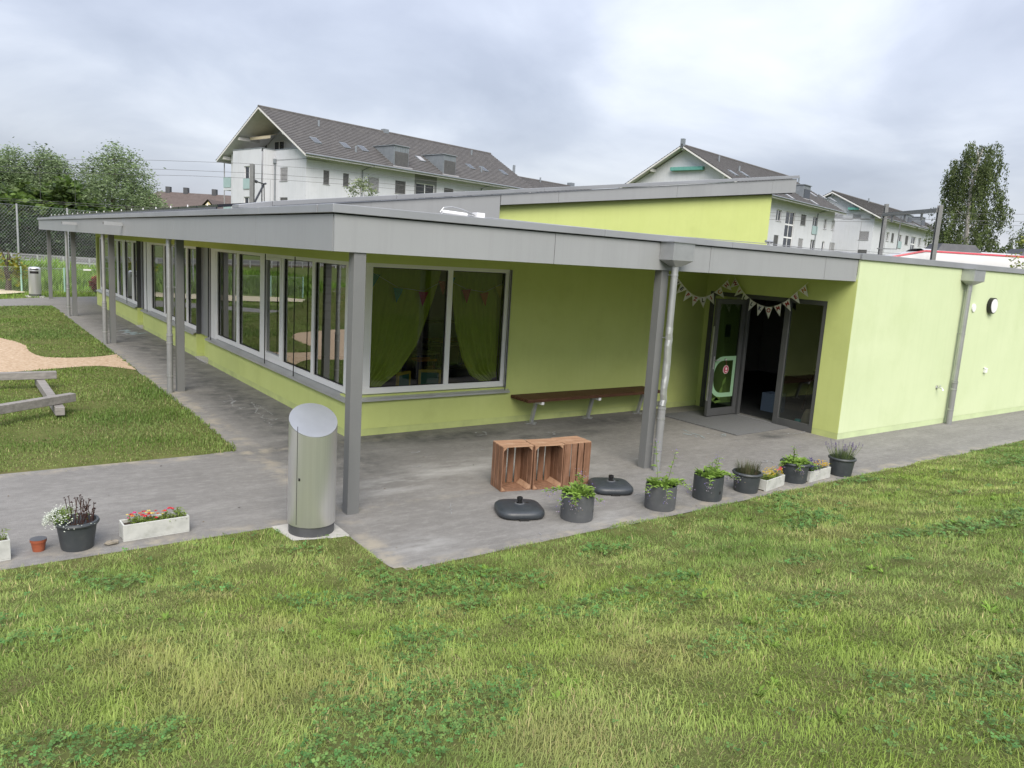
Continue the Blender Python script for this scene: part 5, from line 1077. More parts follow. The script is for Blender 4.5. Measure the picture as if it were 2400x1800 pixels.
class Apt:
    def __init__(s, name, label, O, W_, L_, ze, zr, g=1.0, e=1.3):
        s.O = np.array([O[0], O[1], 0.]); s.W, s.L, s.ze, s.zr, s.g, s.e = W_, L_, ze, zr, g, e; s.sl = (zr-ze)/(W_/2)
        s.root = empty(name, (O[0], O[1], 0), UZ, label, 'building', 'white apartment blocks beyond the railway'); s.side = []; s.gab = []
    def loc(s, p): d = np.asarray(p)-s.O; return np.array([d@U, d@Vv, p[2]])
    def pside(s, px, py): return s.loc(hit(px, py, s.O+Vv*s.e, Vv))
    def pgab(s, px, py, a=None): return s.loc(hit(px, py, s.O+U*(s.g if a is None else a), U))
    def proof(s, px, py): return s.loc(hit(px, py, s.O+np.array([0, 0, s.ze]), -s.sl*Vv+np.array([0, 0, 1.])))
    def rect(s, fn, k, q, nominal=None):
        x0, y0, x1, y1 = q; p = fn((x0+x1)/2, (y0+y1)/2); A = fn(x0, (y0+y1)/2)[k]; B_ = fn(x1, (y0+y1)/2)[k]; z1 = fn((x0+x1)/2, y0)[2]; z0 = fn((x0+x1)/2, y1)[2]
        return [min(A, B_), z0, max(A, B_), z1]
    def fill(s, f, r, kind):
        a0, z0, a1, z1 = r; R_ = s.root; w_ = MB(); t = .07; dd = .16
        def slabq(mb, A0, Z0, A1, Z1, d0, d1):
            vs = [f(A0, Z0, d0), f(A1, Z0, d0), f(A1, Z1, d0), f(A0, Z1, d0), f(A0, Z0, d1), f(A1, Z0, d1), f(A1, Z1, d1), f(A0, Z1, d1)]
            mb.add(vs, [(0, 1, 2, 3), (4, 7, 6, 5), (0, 4, 5, 1), (1, 5, 6, 2), (2, 6, 7, 3), (3, 7, 4, 0)])
        for q in ((a0, z0, a0+t, z1), (a1-t, z0, a1, z1), (a0+t, z0, a1-t, z0+t), (a0+t, z1-t, a1-t, z1)): slabq(w_, *q, dd-.05, dd)
        if kind in ('glass', 'french') and a1-a0 > .9: m = (a0+a1)/2; slabq(w_, m-.05, z0+t, m+.05, z1-t, dd-.045, dd-.002)
        if kind == 'stair':
            n = max(1, round((z1-z0)/1.35)); m = (a0+a1)/2; slabq(w_, m-.06, z0+t, m+.06, z1-t, dd-.045, dd-.002)
            for i in range(1, n): z = z0+(z1-z0)*i/n; slabq(w_, a0+t, z-.09, a1-t, z+.09, dd-.044, dd-.001)
        w = w_.build('window', M['white'] if kind not in ('blind',) else M['slat'], R_)
        p = MB(); slabq(p, a0+t*.5, z0+t*.5, a1-t*.5, z1-t*.5, dd-.02, dd+.02); p.build('pane', M['winglass'], w)
        if kind in ('blind', 'light'):
            b_ = MB(); n = max(4, int((z1-z0)/.13))
            for i in range(n): z = z0+.02+(z1-z0-.03)*i/n; slabq(b_, a0+.02, z, a1-.02, z+(z1-z0)/n*.7, .05, .075)
            b_.build('shutter', M['slat'] if kind == 'blind' else M['slat_l'], w)
        sl_ = MB(); slabq(sl_, a0-.05, z0-.05, a1+.05, z0, -.06, .05); sl_.build('sill', M['slat_l'], w)
        if kind == 'french': gq = MB(); slabq(gq, a0-.06, z0-.02, a1+.06, z0+1.0, -.08, -.05); gq.build('glass_balustrade', M['mint'], w)
    def walls(s, side, gab, gtop=None, recess=None):
        R_ = s.root; fs = lambda a, z, d: (a, s.e+d, z); fg = lambda b, z, d: (s.g+d, b, z); zw = s.ze+s.sl*s.e-.12
        sr = [(s.rect(s.pside, 0, q[:4]), q[4]) for q in side]; gr = [(s.rect(s.pgab, 1, q[:4]), q[4]) for q in gab]
        mb = MB(); holes_wall(mb, fs, s.g, s.L-.6, 0, zw, [r for r, _ in sr]); mb.box(s.g+.3, s.W-s.e-.2, 0, s.L-.6, s.W-s.e, zw)
        ztop = zw if gtop is None else gtop
        holes_wall(mb, lambda b, z, d: fg(s.W-b, z, d), s.e, s.W-s.e, 0, ztop, [(s.W-r[2], r[1], s.W-r[0], r[3]) for r, _ in gr])
        ar = s.g if recess is None else s.g+recess; zt2 = s.zr-.25
        mb.add([(ar, s.e, zw-.6), (ar, s.W-s.e, zw-.6), (ar, s.W-s.e, zw), (ar, s.W/2, zt2), (ar, s.e, zw)], [(0, 4, 3, 2, 1)])
        mb.add([(s.L-.6, s.e, 0), (s.L-.6, s.W-s.e, 0), (s.L-.6, s.W-s.e, zw), (s.L-.6, s.W/2, zt2), (s.L-.6, s.e, zw)], [(0, 1, 2, 3, 4)])
        if recess: mb.box(s.g, s.e, ztop-1.05, ar, s.W-s.e, ztop-.95)
        mb.build('wall', M['wall_w'], R_)
        for r, k in sr: s.fill(fs, r, k)
        for r, k in gr: s.fill(fg, r, k)
    def roof(s, n=24):
        R_ = s.root
        for side in (0, 1):
            mb = MB(); hw = s.W/2
            for i in range(n):
                b0, b1 = hw*i/n, hw*(i+1)/n; z0, z1 = s.ze+s.sl*b0+.085, s.ze+s.sl*b1+.02
                zp = s.ze+s.sl*b0+.02
                if side: b0, b1 = s.W-b0, s.W-b1
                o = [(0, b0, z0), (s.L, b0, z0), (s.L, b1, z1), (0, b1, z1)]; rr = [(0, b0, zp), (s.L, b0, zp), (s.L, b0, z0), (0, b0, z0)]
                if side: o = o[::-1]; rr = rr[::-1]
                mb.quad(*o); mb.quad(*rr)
            ro = mb.build('tiled_roof', M['tile'], R_); ro.data.materials.append(M['tile_gap_shade']); ro.data.polygons.foreach_set('material_index', [i % 2 for i in range(len(ro.data.polygons))])
            b0, b1 = (0.05, hw) if not side else (s.W-.05, hw); z0, z1 = s.ze-.02, s.zr-.04
            un = MB().add([(0.03, b0, z0), (s.L-.03, b0, z0), (s.L-.03, b1, z1), (.03, b1, z1)], [(0, 3, 2, 1) if not side else (0, 1, 2, 3)]); un.build('roof_underside', M['woodw'], R_)
            for a in (0.0, s.L-.06):
                MB().obox((a, b0, z0-.17), (.06, 0, 0), (0, b1-b0, z1-z0), (0, 0, .19)).build('verge_board', M['woodw'], R_)
            bb = -.06 if not side else s.W+.06
            MB().tube([(0, bb, s.ze-.0), (s.L, bb, s.ze-.0)], .075, 8).build('gutter', M['zincroof'], R_, smooth=60)
            MB().box(.06, min(b0, b0+(.04 if not side else -.04)), s.ze-.22, s.L-.06, max(b0, b0+(.04 if not side else -.04)), s.ze-.02).build('eaves_board', M['woodw'], R_)
        MB().tube([(0, s.W/2, s.zr+.05), (s.L, s.W/2, s.zr+.05)], .13, 8).build('ridge_cap', M['tile'], R_, smooth=60)
    def purlins(s, bs, ln=2.0):
        for b in bs:
            z = s.ze+s.sl*min(b, s.W-b)-.30; MB().box(.25, b-.11, z-.2, .25+ln, b+.11, z+.12).build('purlin', M['woodw'], s.root)
    def skylight(s, px, py, open_=False, light=False):
        p = s.proof(px, py); c = 1/math.hypot(1, s.sl); ty = np.array([0, c, s.sl*c]); tz = np.array([0, -s.sl*c, c])
        o = p-np.array([.4, 0, 0])-ty*.6+tz*.02; fr = MB().obox(o, (.8, 0, 0), ty*1.2, tz*.12).build('skylight', M['zincroof'], s.root)
        MB().obox(o+np.array([.08, 0, 0])+ty*.1+tz*.121, (.64, 0, 0), ty*1.0, tz*.012).build('pane', M['slat_l'] if light else M['winglass'], fr)
    def vent(s, px, py): p = s.proof(px, py); MB().tube([(p[0], p[1], p[2]-.1), (p[0], p[1], p[2]+.65)], .11, 8).build('roof_vent', M['zincroof'], s.root)
    def dormer(s, q, blind='blind'):
        x0, y0, x1, y1 = q; p = s.proof((x0+x1)/2, y1); b = p[1]; fn = lambda px, py: s.loc(hit(px, py, s.O+Vv*b, Vv))
        a0, a1 = fn(x0, (y0+y1)/2)[0], fn(x1, (y0+y1)/2)[0]; z0 = p[2]-.05; z1 = fn((x0+x1)/2, y0)[2]; bb = b+(z1-z0)/s.sl*1.0
        d = MB().add([(a0, b, z0), (a1, b, z0), (a1, b, z1), (a0, b, z1), (a0, bb, z1+.02), (a1, bb, z1+.02)], [(0, 1, 2, 3), (3, 2, 5, 4), (0, 3, 4), (1, 5, 2)]).build('dormer', M['zincroof'], s.root)
        MB().box(a0-.1, b-.12, z1, a1+.1, bb, z1+.08).build('dormer_roof', M['zincroof'], d)
        m = .1; zz = z0+(z1-z0)*.72; MB().box(a0+m, b-.05, z0+.12, a1-m, b-.01, zz).build('pane', M['slat'] if blind == 'blind' else M['winglass'], d)
        if blind == 'blind':
            sb_ = MB(); n = 12
            for i in range(n): z = z0+.12+(zz-z0-.12)*i/n; sb_.box(a0+m, b-.075, z, a1-m, b-.055, z+(zz-z0)/n*.6)
            sb_.build('shutter', M['slat'], d)
        for i in range(6): x = a0+(a1-a0)*(i+.5)/6; MB().box(x-.012, b-.035, zz+.02, x+.012, b-.002, z1-.02).build('seam', M['zincroof'], d)
        MB().box(a0-.3, b-.35, z0-.12, a1+.3, b-.02, z0+.02).build('apron_flashing', M['slat_l'], d)
    def downpipe(s, px): p = s.pside(px, 430); MB().tube([(p[0], s.e-.08, 0), (p[0], s.e-.08, s.ze-.6), (p[0]+.3, s.e-.4, s.ze-.35), (p[0]+.5, .0, s.ze-.1)], .06, 8).build('downpipe', M['zincroof'], s.root, smooth=60)
# --- block A
A = Apt('apartment_block', 'white apartment block with cream awning in its gable loggia and two zinc dormers', (23.55, 63.1), 17, 34, 11.0, 15.9, g=1.0, e=1.35)
c3 = lambda x0, y0, x1, y1: (480+x0/3.687, 220+y0/3.687, 480+x1/3.687, 220+y1/3.687)
c8 = lambda x0, y0, x1, y1: (800+x0/3.814, 300+y0/3.814, 800+x1/3.814, 300+y1/3.814)
par = A.pgab(647, 352)[2]
sideA = [(*c3(1025, 662, 1076, 782), 'blind'), (*c3(1195, 688, 1245, 800), 'blind'), (*c3(1410, 720, 1505, 840), 'light'), (*c3(1645, 752, 1735, 862), 'blind'), (*c8(667, 500, 832, 640), 'stair'), (*c8(917, 540, 1000, 660), 'blind'), (*c8(1120, 568, 1170, 680), 'blind')]
gabA = [(*c3(650, 636, 715, 752), 'light'), (*c3(648, 895, 714, 1010), 'blind')]
A.walls(sideA, gabA, gtop=par, recess=3.0); A.roof(); A.purlins([4.4, 8.5, 12.8, 16.0], 2.4)
# projecting bay of the gable with its own openings
abay = A.g-1.5; pb1 = A.pgab(612.8, 400, abay)[1]; pb2 = A.pgab(546, 400, abay)[1]
mb = MB(); fb_ = lambda b, z, d: (abay+d, b, z)
bay = [(A.rect(lambda x, y: A.pgab(x, y, abay), 1, q[:4]), q[4]) for q in [(572, 389, 592, 442, 'french'), (571, 461, 590, 498, 'glass')]]
holes_wall(mb, lambda b, z, d: fb_(30-b, z, d), 30-pb2, 30-pb1, 0, par, [(30-r[2], r[1], 30-r[0], r[3]) for r, _ in bay]); mb.box(abay+.21, pb1, 0, A.g+.1, pb1+.2, par).box(abay+.21, pb2-.2, 0, A.g+.1, pb2, par)
mb.build('bay', M['wall_w'], A.root)
for r_, k_ in bay: A.fill(fb_, r_, k_)
MB().box(abay-.04, pb1-.04, par, abay+.24, pb2+.02, par+.07).box(abay+.25, pb1-.04, par, A.g+.2, pb1+.16, par+.07).box(A.g-.04, A.e, par, A.g+.2, pb1-.05, par+.07).build('parapet_coping', M['zincroof'], A.root)
ga = A.g+3.0
for x0, y0, x1, y1, k_ in ((612, 335, 628, 360, 'glass'), (644, 331, 668, 358, 'glass')):
    r_ = A.rect(lambda x, y: A.pgab(x, y, ga), 1, (x0, y0, x1, y1)); A.fill(lambda b, z, d: (ga+d-.2, b, z), r_, k_)
w0 = A.pgab(586, 328, ga-2.6); w1 = A.pgab(640, 316, ga-.4); bw0, bw1 = A.pgab(586, 325, ga-2.6)[1], A.pgab(634, 322, ga-2.6)[1]
aw = MB(); z_hi, z_lo = w1[2]+.1, w0[2]+.25
aw.add([(ga-.2, bw1, z_hi), (ga-.2, bw0, z_hi), (ga-2.6, bw0, z_lo), (ga-2.6, bw1, z_lo), (ga-2.6, bw0, z_lo-.28), (ga-2.6, bw1, z_lo-.28)], [(0, 1, 2, 3), (3, 2, 4, 5)]); aw.build('awning', M['awning'], A.root)
for q in ((739, 331), (808, 342.6), (850, 350)): A.skylight(*q)
A.skylight(985, 374, light=True)
for q in ((1101.5, 391.8), (1133, 397.5), (1179, 405.4)): A.skylight(*q)
for q in ((747, 297), (834, 357), (1105, 364), (1128, 404)): A.vent(*q)
A.dormer(c8(472, 165, 602, 345)); A.dormer(c8(914, 245, 1022, 418))
ch = A.loc(hit(902, 310, A.O+Vv*A.W/2, Vv)); MB().box(ch[0]-.35, A.W/2-.3, 15, ch[0]+.35, A.W/2+.3, 16.25).build('chimney', M['zincroof'], A.root)
A.downpipe(848); A.downpipe(1128)
MB().tube([(A.g-.08, A.pgab(646, 420)[1], 0), (A.g-.08, A.pgab(646, 420)[1], A.pgab(646, 380)[2])], .07, 8).box(A.g-.22, A.pgab(646, 420)[1]-.15, A.pgab(646, 383)[2], A.g-.02, A.pgab(646, 420)[1]+.15, A.pgab(646, 373)[2]).build('downpipe', M['zincroof'], A.root)
r_ = A.rect(A.pside, 0, c8(652, 430, 850, 690)); MB().box(r_[0], A.e-.012, 0, A.rect(A.pside, 0, c8(667, 500, 832, 640))[0]-.01, A.e-.002, A.ze+.4).box(A.rect(A.pside, 0, c8(667, 500, 832, 640))[2]+.01, A.e-.012, 0, r_[2], A.e-.002, A.ze+.4).box(A.rect(A.pside, 0, c8(667, 500, 832, 640))[0], A.e-.011, A.rect(A.pside, 0, c8(667, 500, 832, 640))[3]+.01, A.rect(A.pside, 0, c8(667, 500, 832, 640))[2], A.e-.001, A.ze+.4).build('grey_panel', flat('grey_render', (.22, .225, .23), .9), A.root)
for zf in (5.2, 8.2):   # side balconies
    q = MB().box(1.0, A.W-A.e, zf-.3, 4.5, A.W-A.e+1.6, zf).build('balcony', M['wall_w'], A.root); MB().box(.96, A.W-A.e+.05, zf, 1.0, A.W-A.e+1.6, zf+1.1).box(1.0, A.W-A.e+1.56, zf, 4.5, A.W-A.e+1.6, zf+1.1).build('glass_balustrade', M['mint'], q); MB().box(1.0, A.W-A.e+1.5, zf+1.1, 1.08, A.W-A.e+1.58, zf+2.7).build('post', M['slat_l'], q)
# --- lower wing behind A
W2 = Apt('apartment_block', 'lower apartment wing whose tiled roof continues behind the dormered block', (59.6, 72.9), 13, 20, 10.2, 13.55, g=.6, e=1.0); W2.walls([], []); W2.roof(20)
W2.vent(1266, 427); ch = W2.loc(hit(1338, 431, W2.O+Vv*6.5, Vv)); MB().box(ch[0]-.4, 6.1, 13, ch[0]+.4, 6.9, 14.1).build('chimney', M['zincroof'], W2.root)
MB().tube([(1.0, 6.2, 13), (1.0, 6.2, 15.0)], .18, 8).build('roof_vent', M['zincroof'], W2.root)
# --- block B
Bk = Apt('apartment_block', 'white apartment block with green rolled awning in its gable and tall stair window', (63.8, 43.2), 17, 29.5, 11.0, 15.9, g=1.1, e=1.3)
c4 = lambda x0, y0, x1, y1: (1400+x0/3.687, 300+y0/3.687, 1400+x1/3.687, 300+y1/3.687)
Bk.walls([(*c4(1545, 705, 1592, 805), 'glass'), (*c4(1615, 720, 1695, 1060), 'stair'), (*c4(1758, 747, 1803, 840), 'blind'), (*c4(1858, 765, 1902, 918), 'french'), (*c4(1957, 783, 1983, 875), 'glass'), (*c4(2025, 797, 2050, 885), 'glass'),
          (*c4(1735, 955, 1775, 1040), 'light'), (*c4(1840, 965, 1880, 1060), 'glass'), (*c4(1938, 980, 1960, 1075), 'glass'), (*c4(2003, 990, 2050, 1085), 'light'), (*c4(1522, 925, 1563, 1020), 'blind')],
         [(*c4(533, 415, 620, 500), 'light'), (*c4(700, 408, 850, 520), 'light'), (*c4(935, 402, 1032, 500), 'light')]); Bk.roof(); Bk.purlins([3.2, 8.5, 12.3], 1.6)
q0 = Bk.pgab(*c4(640, 362, 0, 0)[:2], .9); q1 = Bk.pgab(*c4(920, 350, 0, 0)[:2], .9)
MB().box(.6, q1[1], q1[2]-.15, 1.05, q0[1], q1[2]+.22).build('awning', M['awning_g'], Bk.root)
for q in (c4(1170, 395, 0, 0), c4(1268, 405, 0, 0)): Bk.skylight(*q[:2])
for q in (c4(1660, 600, 0, 0), c4(1860, 580, 0, 0), c4(1870, 650, 0, 0), c4(1945, 600, 0, 0), c4(2030, 625, 0, 0)): Bk.skylight(*q[:2], light=True)
for q in (c4(1050, 290, 0, 0), c4(1225, 378, 0, 0), c4(1740, 465, 0, 0)): Bk.vent(*q[:2])
Bk.dormer(c4(1783, 497, 1840, 615), 'glass'); MB().box(.0, 8.3, 15.6, .4, 8.7, 16.6).build('chimney', M['zincroof'], Bk.root); Bk.downpipe(1925)
# --- block C
Ck = Apt('apartment_block', 'farthest white apartment block with shallow gable behind the railway portal', (99.2, 48.4), 14, 38, 11.0, 14.5, g=1.0, e=1.1)
c2 = lambda x0, y0, x1, y1: (1800+x0/3.687, 400+y0/3.687, 1800+x1/3.687, 400+y1/3.687)
Ck.walls([(*c2(1022, 533, 1045, 610), 'glass'), (*c2(1065, 540, 1088, 618), 'blind'), (*c2(1120, 552, 1152, 670), 'french'), (*c2(1185, 562, 1212, 640), 'blind'), (*c2(1232, 570, 1272, 700), 'stair'), (*c2(1297, 582, 1322, 655), 'glass'), (*c2(1352, 592, 1375, 662), 'glass')],
         [(*c2(787, 525, 870, 598), 'light'), (*c2(770, 683, 850, 760), 'blind'), (*c2(805, 365, 885, 420), 'glass'), (*c2(650, 368, 735, 415), 'glass')]); Ck.roof(22); Ck.purlins([3.0, 7.0, 11.0], 1.5)
Ck.dormer(c2(1207, 385, 1243, 455), 'glass'); Ck.dormer(c2(1322, 405, 1356, 480), 'glass')
q0 = Ck.pgab(*c2(700, 335, 0, 0)[:2], .8); q1 = Ck.pgab(*c2(798, 330, 0, 0)[:2], .8); MB().box(.3, q1[1], q1[2]-.15, .95, q0[1], q1[2]+.15).build('awning', M['awning_g'], Ck.root)
for q in (c2(868, 275, 0, 0),): Ck.vent(*q[:2])
for q in (c2(1285, 480, 0, 0), c2(1380, 460, 0, 0), c2(1395, 510, 0, 0)): Ck.skylight(*q[:2], light=True)
# --- cream house far left
hp = at(470, 470, 118); hr = math.atan2(-.62, .78)
H = empty('cream_house', (hp[0], hp[1], 0), hr, 'cream house with brown tiled roof and dark chimneys behind the willow', 'house')
MB().box(-8, -5, 0, 9, 5, 5.6).build('wall', M['cream'], H)
rf = MB().add([(-9, -6, 5.1), (10, -6, 5.1), (10, 6, 5.1), (-9, 6, 5.1), (-6, 0, 8.6), (8.5, 0, 8.6)], [(0, 1, 5, 4), (2, 3, 4, 5), (3, 0, 4), (1, 2, 5)]).build('roof', M['brownroof'], H)
dm = MB().add([(1.5, -6.6, 4.6), (6.5, -6.6, 4.6), (4, -6.6, 7.3)], [(0, 1, 2)]).build('gable', M['cream'], H); MB().add([(1.0, -6.8, 4.45), (4, -6.8, 7.6), (4, 0, 7.6), (1.0, -3, 4.45), (7.0, -6.8, 4.45), (7.0, -3, 4.45)], [(0, 1, 2, 3), (1, 4, 5, 2)]).build('gable_roof', M['brownroof'], H)
MB().box(3.3, -6.7, 4.9, 4.7, -6.62, 6.1).build('window', M['winglass'], H)
for x in (-4.5, -2, 2, 7.3): MB().box(x-.3, -.3, 8.0, x+.3, .3, 9.3).build('chimney', M['traind'], H)

# ---------------------------------------------------------------- railway
def seg_beam(mb, t0, t1, o, z, w_, h_):
    a, b = trk(t0, o), trk(t1, o); mb.beam((a[0], a[1], z), (b[0], b[1], z), w_, h_)
bl = MB(); a, b, c, d = trk(-60, -3.3), trk(120, -3.3), trk(120, 3.4), trk(-60, 3.4)
bl.obox((a[0], a[1], .45), (*(b-a), 0), (*(d-a), 0), (0, 0, .16)); tag(bl.build('railway_bed', M['ballast']), kind='structure')
rails = empty('railway_track', (T0[0], T0[1], .6), 0, 'two lines of steel rails on the brown railway bed', 'track')
for o in (-2.6, -1.1, 1.1, 2.6): 
    mb = MB(); a, b = trk(-60, o)-T0, trk(120, o)-T0; mb.beam((*a, .09), (*b, .09), .07, .15); mb.build('rail', M['mast'], rails)
gr_ = empty('track_railing', tuple(trk(-20, -3.9))+(0.4,), 0, 'long grey railing along the railway embankment', 'railing'); o0_ = trk(-20, -3.9)
mb = MB(); a, b = trk(-45, -3.9)-o0_, trk(14, -3.9)-o0_; mb.beam((*a, .62), (*b, .62), .05, .08); mb.build('top_rail', M['darkpipe'], gr_); mb = MB(); mb.beam((*a, .32), (*b, .32), .05, .07); mb.build('mid_rail', M['galv'], gr_)
po = None
for i in range(40):
    p = trk(-45+i*1.5, -3.9)-o0_
    if po is None: po = MB().box(-.04, -.04, -.1, .04, .04, .62).build('post', M['galv'], gr_, loc=(p[0], p[1], 0))
    else: share(po, gr_, (p[0], p[1], 0))
def mast(P, h, label, arm=None):
    R_ = empty('catenary_mast', (P[0], P[1], .3), math.atan2(TU[1], TU[0]), label, 'mast', 'railway masts'); MB().box(-.11, -.11, 0, .11, -.08, h).box(-.11, .08, 0, .11, .11, h).box(-.025, -.08, 0, .025, .08, h).build('post', M['mast'], R_)
    if arm: 
        MB().tube([(0, .14, h-2.3), (-.1, 2.3, h-.9), (-.1, 2.6, h-.85)], .06, 8).tube([(0, .14, h-.9), (-.1, 2.3, h-.9)], .04, 8).build('bracket', M['black'], R_, smooth=50); MB().tube([(-.1, 2.3, h-.95), (-.12, 2.5, h-2.6), (-.1, 1.2, h-3.0)], .03, 6).build('register_arm', M['mast'], R_)
        for k in range(4): MB().sphere((0-.02*k, .5+.12*k, h-.9), .09, 8, 5).build('insulator', M['bindark'], R_, smooth=60)
    return R_
p = hit(591, 430, (*trk(0, -3.6), 0), (*TN, 0)); zt1 = hit(591, 384, (*trk(0, -3.6), 0), (*TN, 0))[2]; mast(p, zt1-.3, 'grey railway mast with black bracket in front of the loggia gable', True)
pR = hit(2196, 540, (*trk(0, -4.2), 0), (*TN, 0)); zR = hit(2198.7, 481, (*trk(0, -4.2), 0), (*TN, 0))[2]; mR = mast(pR, zR-.3, 'near steel mast of the railway portal left of the birch')
pL = hit(2070, 540, (*trk(0, 4.4), 0), (*TN, 0)); zL = hit(2074, 478, (*trk(0, 4.4), 0), (*TN, 0))[2]; mL = mast(pL, zL-.3, 'far steel mast of the railway portal before the farthest block')
a = hit(2198, 493, (*trk(0, -4.2), 0), (*TN, 0)); b = hit(2070, 503, (*trk(0, 4.4), 0), (*TN, 0))
pr = empty('portal_beam', tuple(a), 0, 'steel cross beam joining the two railway portal masts', 'beam'); MB().beam((0, 0, 0), b-a, .16, .22).build('girder', M['mast'], pr)
for f in (.25, .55, .8): q = (b-a)*f; MB().box(q[0]-.05, q[1]-.05, q[2]-.5, q[0]+.05, q[1]+.05, q[2]-.1).build('hanger', M['mast'], pr)
q = (b-a)*.62; MB().tube([(q[0], q[1], q[2]-.2), (q[0], q[1], q[2]-2.2), (q[0]-1.2, q[1]+.6, q[2]-2.25)], .035, 6).build('drop_arm', M['mast'], pr)
wi = []
for nm, o, zs in (('near', -1.8, None), ('far', 1.8, None)):
    for kind, z, lab in (('upper', zt1-.7, 'upper'), ('lower', zt1-2.7, 'contact')):
        Wr = empty('catenary_wire', tuple(trk(-10, o))+(z,), 0, f'thin {lab} overhead wire above the {nm} railway line', 'wire'); o0_ = trk(-10, o); pts = []
        for t in np.arange(-70, 125, 5.0):
            p_ = trk(t, o)-o0_; sag = .35*math.cos((t-11)/50*2*math.pi)*(kind == 'upper'); pts.append((p_[0], p_[1], sag))
        MB().tube(pts, .010, 5).build('strand', M['wire'], Wr)
        if kind == 'upper':
            for t in np.arange(-65, 120, 12.5): p_ = trk(t, o)-o0_; MB().tube([(p_[0], p_[1], -2.0), (p_[0], p_[1], .3*math.cos((t-11)/50*6.283))], .009, 4).build('dropper', M['wire'], Wr)
Wr = empty('catenary_wire', tuple(trk(-10, -3.6))+(zt1-.1,), 0, 'thin return wire strung along the tops of the masts', 'wire'); o0_ = trk(-10, -3.6); MB().tube([(*(trk(t, -3.6)-o0_), .5*math.cos((t-11)/50*6.283)-.4) for t in np.arange(-70, 125, 5.0)], .009, 5).build('strand', M['wire'], Wr)
# train
t0p = hit(2010, 640, (*trk(0, -1.8), 0), (*TN, 0)); tz = 1.05
TR = empty('train', (t0p[0], t0p[1], tz), math.atan2(TU[1], TU[0]), 'white regional train with red roof stripe passing behind the pale wall', 'train'); LT = 46
sec = [(-1.42, .3), (-1.48, 1.2), (-1.46, 2.4), (-1.36, 3.05), (-1.2, 3.3)]; full = sec+[(-p[0], p[1]) for p in sec[::-1]]; n = len(full)
def loft(f0, x0, f1, x1): 
    return MB().add([(x0, p[0], p[1]) for p in f0]+[(x1, p[0], p[1]) for p in f1], [(i, i+1, n+i+1, n+i)[::-1] for i in range(n-1)]+[tuple(range(n))[::1], tuple(range(n, 2*n))[::-1]])
sm = [(p[0]*.8, .4+(p[1]-.3)*.72) for p in full]
loft(full, 3.2, full, LT).build('body', M['trainw'], TR, smooth=40); loft(sm, 0, full, 3.199).build('cab', M['trainw'], TR, smooth=40)
MB().obox((3.2, -1.24, 3.25), (LT-3.2, 0, 0), (0, .05, .09), (0, -.03, .02)).build('red_stripe', M['trainr'], TR); MB().obox((.3, -1.0, 2.52), (2.9, -.24, .73), (0, .05, .09), (0, -.04, .03)).build('red_stripe', M['trainr'], TR)
MB().add([(3.2, -1.2, 3.305), (LT, -1.2, 3.305), (LT, -.6, 3.46), (3.2, -.6, 3.46), (LT, .6, 3.46), (3.2, .6, 3.46), (LT, 1.2, 3.305), (3.2, 1.2, 3.305)], [(0, 1, 2, 3), (3, 2, 4, 5), (5, 4, 6, 7)]).build('roof', M['trainw'], TR)
for x0, x1, hh_ in ((4.0, 6.6, .42), (8.8, 15.5, .40), (22, 28, .4)): 
    MB().add([(x0, -.9, 3.35), (x1, -.9, 3.35), (x1, .9, 3.35), (x0, .9, 3.35), (x0+.35, -.7, 3.4+hh_), (x1-.35, -.7, 3.4+hh_), (x1-.35, .7, 3.4+hh_), (x0+.35, .7, 3.4+hh_)], [(4, 5, 6, 7), (0, 1, 5, 4), (1, 2, 6, 5), (2, 3, 7, 6), (3, 0, 4, 7)]).build('roof_unit', M['traind'], TR)
for x in (9.0, 10.6): MB().box(x, -1.47, 2.45, x+1.4, -1.40, 2.98).build('grille', flat('grille_grey', (.22, .21, .2)), TR)
for i in range(14): MB().box(13+i*2.3, -1.492, 1.35, 13+i*2.3+1.7, -1.47, 2.3).build('window', M['winglass'], TR)

# ---------------------------------------------------------------- trees and shrubs
def foliage(name, P, size, cols, parent, droop=0.0, asp=.55, m=None):
    n = len(P); a = RNG.uniform(0, 6.28, n); el = RNG.uniform(-.6, .6, n)-droop; d = np.stack([np.cos(a)*np.cos(el), np.sin(a)*np.cos(el), np.sin(el)], 1)
    rv = RNG.normal(0, 1, (n, 3)); s = np.cross(d, rv); s /= np.linalg.norm(s, axis=1)[:, None]+1e-9; sz = (size*RNG.uniform(.6, 1.4, n))[:, None]
    V4 = np.stack([P, P+d*sz*.5-s*sz*asp*.5, P+d*sz, P+d*sz*.5+s*sz*asp*.5], 1); return quads(name, V4, m or M['leaf'], parent, cols)
def crown_pts(blobs_, n, clump=.5, per=45, shell=.35, rag=1.0):
    vol = np.array([b[3]*b[4]*b[5] for b in blobs_])**.8; vol /= vol.sum(); P = []; T = []
    nc = max(1, n//per)
    for i in range(nc):
        b = blobs_[RNG.choice(len(blobs_), p=vol)]; d = RNG.normal(0, 1, 3); d /= np.linalg.norm(d); rr = (shell+(1-shell)*RNG.random())**.6*RNG.uniform(.82, 1.12)
        c = np.array(b[:3])+d*np.array(b[3:6])*rr; cl = clump*RNG.uniform(.5, 1.3); k = int(per*RNG.uniform(.6, 1.4))
        P.append(c+RNG.normal(0, 1, (k, 3))*cl*np.array([.55, .55, .42])*rag); T.append(np.full(k, RNG.uniform(.6, 1.4)))
    return np.concatenate(P), np.concatenate(T)
